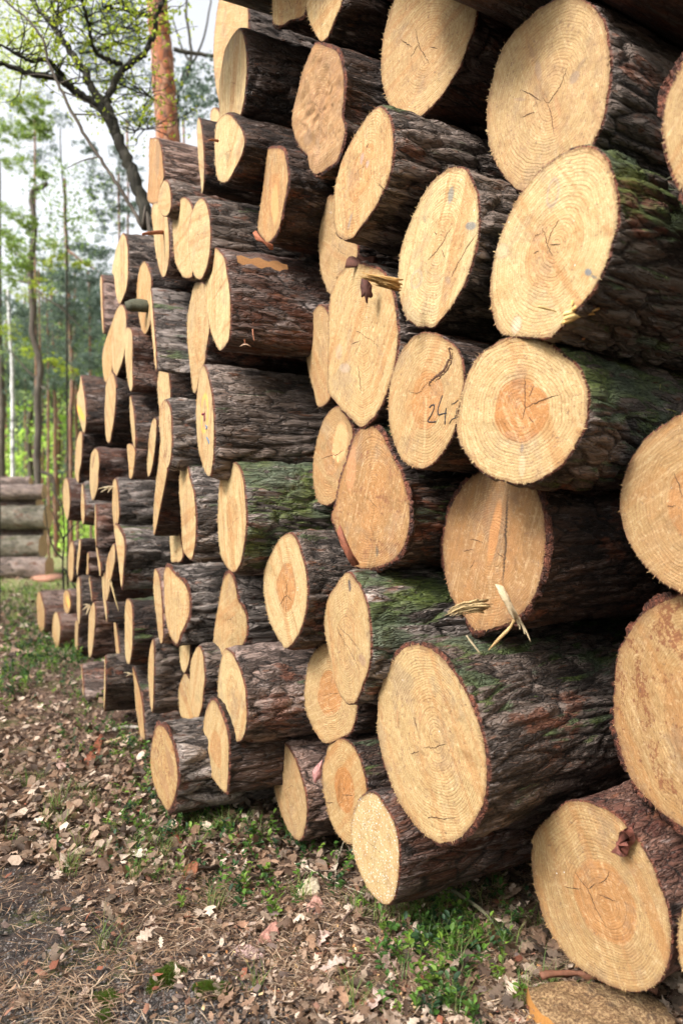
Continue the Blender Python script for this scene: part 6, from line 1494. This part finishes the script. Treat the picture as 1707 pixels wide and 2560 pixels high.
for k, (x, w_, lab) in enumerate([(60, 8, 'orange trunk between the purple grey trunk and the birch'), (160, 6, 'slim trunk right of the birch'), (232, 9, 'orange trunk midway between the birch and the crooked tree'), (298, 7, 'slim trunk against the left side of the crooked tree'),
                                  (392, 8, 'orange trunk against the right side of the crooked tree'), (432, 10, 'grey pink trunk right of the crooked tree'), (566, 6, 'very slim trunk left of the straight reddish pine')]):
    wood_tree('pine_tree', lab, [(x, 2250), (x + 3, 1900), (x - 2, 1600), (x + 2, 1300), (x, 1000), (x - 4, 700)], 22 + 1.3 * (k % 4), w_ * .8, w_ * .4, [M_PINEFAR, M_GREYT][k in (1, 5)], blobs(x / 3.6 - 60, x / 3.6 + 60, 760, 1000, 8, 1.4), PG if k % 3 else BG, .075, 3800, 1, seed=k)
# thin upright saplings high at the left
wood_tree('sapling', 'thin dark sapling in the sky gap left of the leaning dead one', [(470, 1900), (465, 1600), (450, 1350), (440, 1250), (430, 1100)], 13, 5, 2.5, M_OAK, blobs(130, 220, 420, 640, 14, .6, .8), BG, .055, 1400, .5, k=2.8, oy=0)
wood_tree('oak_tree', 'yellow green leaves hanging in at the top left corner', [(-30, 2100), (-40, 1700), (-60, 1200), (-50, 700)], 9, 16, 8, M_OAK, blobs(-60, 120, 0, 200, 16, .3, .6), YG, .034, 1300, 2, k=2.8, oy=0)
# crowns behind the oak, clump by clump (photo place and radius in pixels)
def crown_tree(label, spots, z, cols, size, n, xt, seed, name='pine_tree', w_=5):
    bl = [(a, b, r / F * z * 1.25, rb.uniform(-.8, .8)) for a, b, r in spots]
    top = min(b for a, b, r in spots)
    wood_tree(name, label, [(xt + 4, 1500), (xt + 2, 1100), (xt, 800), (xt - 3, max(top + 60, 300))], z, w_ * 1.6, w_, M_PINEFAR, bl, cols, size, n, 0, k=1, oy=0, seed=seed)
crown_tree('bluish pine crown seen through the oak limbs', [(275, 60, 40), (300, 140, 42), (255, 185, 34), (335, 100, 36), (225, 120, 30), (330, 210, 34), (290, 15, 34), (215, 45, 28), (345, 300, 26)], 21, PG, .06, 9000, 322, 60)
crown_tree('bluish pine crown below the oak fork', [(240, 430, 30), (290, 470, 30), (330, 440, 26), (262, 525, 30), (305, 390, 24), (225, 372, 20), (285, 560, 26), (322, 520, 24), (240, 475, 22)], 20, PG, .055, 6500, 300, 61)
crown_tree('bluish pine crown left of the leaning sapling', [(80, 320, 30), (120, 370, 26), (100, 400, 24), (60, 270, 26), (150, 300, 22), (95, 230, 24)], 22, PG, .055, 2600, 90, 62)
crown_tree('pine crown right of the orange trunk', [(470, 235, 22), (500, 225, 20), (480, 180, 18), (505, 260, 16), (462, 285, 18), (520, 240, 14)], 19, PG, .05, 2600, 462, 63)
crown_tree('dark pine crown just left of the pile', [(235, 620, 40), (262, 690, 46), (215, 740, 48), (255, 790, 46), (180, 700, 38), (190, 800, 46), (240, 870, 46), (150, 770, 36), (160, 860, 46), (215, 905, 40)], 22, PG, .065, 15000, 225, 64)
crown_tree('wide dark green pine crown at the left behind the crooked trunk', [(60, 820, 46), (110, 860, 46), (25, 770, 40), (20, 900, 46), (95, 930, 46), (130, 690, 32), (45, 960, 44), (150, 950, 42), (120, 780, 36)], 24, PG, .07, 11000, 120, 65)
crown_tree('light green leafy crown at the left border', [(40, 250, 30), (100, 262, 22), (62, 335, 30), (112, 330, 22), (28, 410, 36), (88, 300, 20), (20, 520, 34), (100, 440, 20), (32, 600, 34), (70, 565, 22), (18, 330, 30), (20, 690, 34), (62, 660, 24)], 16, [(.22, .32, .06), (.30, .40, .08), (.16, .24, .05)], .045, 14000, -20, 66, 'leafy_tree', 7)
crown_tree('yellow green sapling crown between the trunks at the left', [(125, 660, 20), (150, 640, 16), (190, 660, 16), (105, 720, 18), (60, 740, 22), (130, 610, 14), (75, 880, 22), (165, 930, 20), (20, 830, 24), (135, 900, 16), (215, 660, 12)], 18, YG, .045, 4200, 100, 67, 'leafy_tree', 3)
# farther trunks that nothing tells apart
r_ = np.random.default_rng(77)
for k in range(36):
    z = r_.uniform(26, 60); px = r_.uniform(-40, 430); x = (px - CX) / F * z; g = float(ground_h(np.array([x]), np.array([z]))[0]); w_ = r_.uniform(.10, .17)
    t = tree('far_tree', 'slim trunk in the blurred forest far behind the pile', 'slim trunks of the far forest')
    S = Soup(); h = r_.uniform(6, 10); P = [np.array([x + r_.normal(0, .15), z, g + f * h]) for f in (-.02, .25, .5, .75, 1)]
    limb(S, P, w_ * .9, w_ * .5, 8, seed=k); put(t, S, 'trunk', [M_PINEFAR, M_GREYT, M_PINEFAR][k % 3], True)
    S = Soup(); cc = [P[-1] + [r_.normal(0, 1.8), r_.normal(0, 1.8), r_.uniform(-3.5, 2)] for _ in range(8)]
    leaves(S, cc, 1.7, 1700, .20, PG if k % 4 else BG, 300 + k); put(t, S, 'crown', CANOPY)
# sunlit undergrowth and far wood that read as one mass
S = Soup(); cc = []; rad = []
for _ in range(420):
    z = r_.uniform(26, 75); px = r_.uniform(-80, 560); h = r_.uniform(0, 1) ** 1.3 * z * .19; cc.append([(px - CX) / F * z, z, .2 + h]); rad.append(r_.uniform(.8, 2.0))
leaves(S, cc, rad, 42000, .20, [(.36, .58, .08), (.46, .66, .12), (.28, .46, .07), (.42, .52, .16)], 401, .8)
tag(S.build('sunlit_undergrowth', CANOPY), 'bright green undergrowth between the far trunks', None, None, 'stuff')
S = Soup(); cc = []; rad = []
for _ in range(360):
    z = r_.uniform(60, 110); px = r_.uniform(-200, 900); h = r_.uniform(0, 1) * z * .13; cc.append([(px - CX) / F * z, z, h]); rad.append(r_.uniform(2, 5))
leaves(S, cc, rad, 30000, .55, [(.20, .30, .20), (.26, .38, .22), (.32, .46, .20), (.16, .24, .18)], 402, .8)  # distance haze put into the paler leaf colours
tag(S.build('far_forest', CANOPY), 'blurred green wood closing the view behind the trunks', None, None, 'stuff')
# small shrub with bare twigs before the far end of the pile
t = tree('bare_shrub', 'bare twiggy shrub between the distant stack and the pile'); S = Soup()
for L in [[(160, 1480), (158, 1400), (162, 1340), (158, 1280), (150, 1240)], [(160, 1400), (135, 1370), (120, 1320), (110, 1230)], [(160, 1345), (185, 1315), (205, 1300)], [(162, 1360), (140, 1300), (125, 1270)], [(160, 1420), (190, 1470), (200, 1500), (205, 1560)]]:
    limb(S, [pix(a, b, 8.5) for a, b in L], .012, .004, 5)
put(t, S, 'twigs', M_OAK)

# unseen wood added behind the photographer and to the left, to shade the pile
S = Soup(); cc = []; rad = []
for _ in range(520):
    a = r_.uniform(math.radians(100), math.radians(355)); d = r_.uniform(9, 22); h = r_.uniform(0, 1) * d * .95
    x, y = math.sin(a) * d, math.cos(a) * d
    if math.degrees(a) > 318 and y > 0: continue
    cc.append([x, y, h]); rad.append(r_.uniform(1.2, 2.6))
leaves(S, cc, rad, 26000, .42, [(.10, .17, .08), (.14, .22, .08), (.07, .11, .06)], 403, .8)
tag(S.build('added_shade_wood', CANOPY), 'unseen leafy wood added round the clearing to shade the pile', None, None, 'stuff')
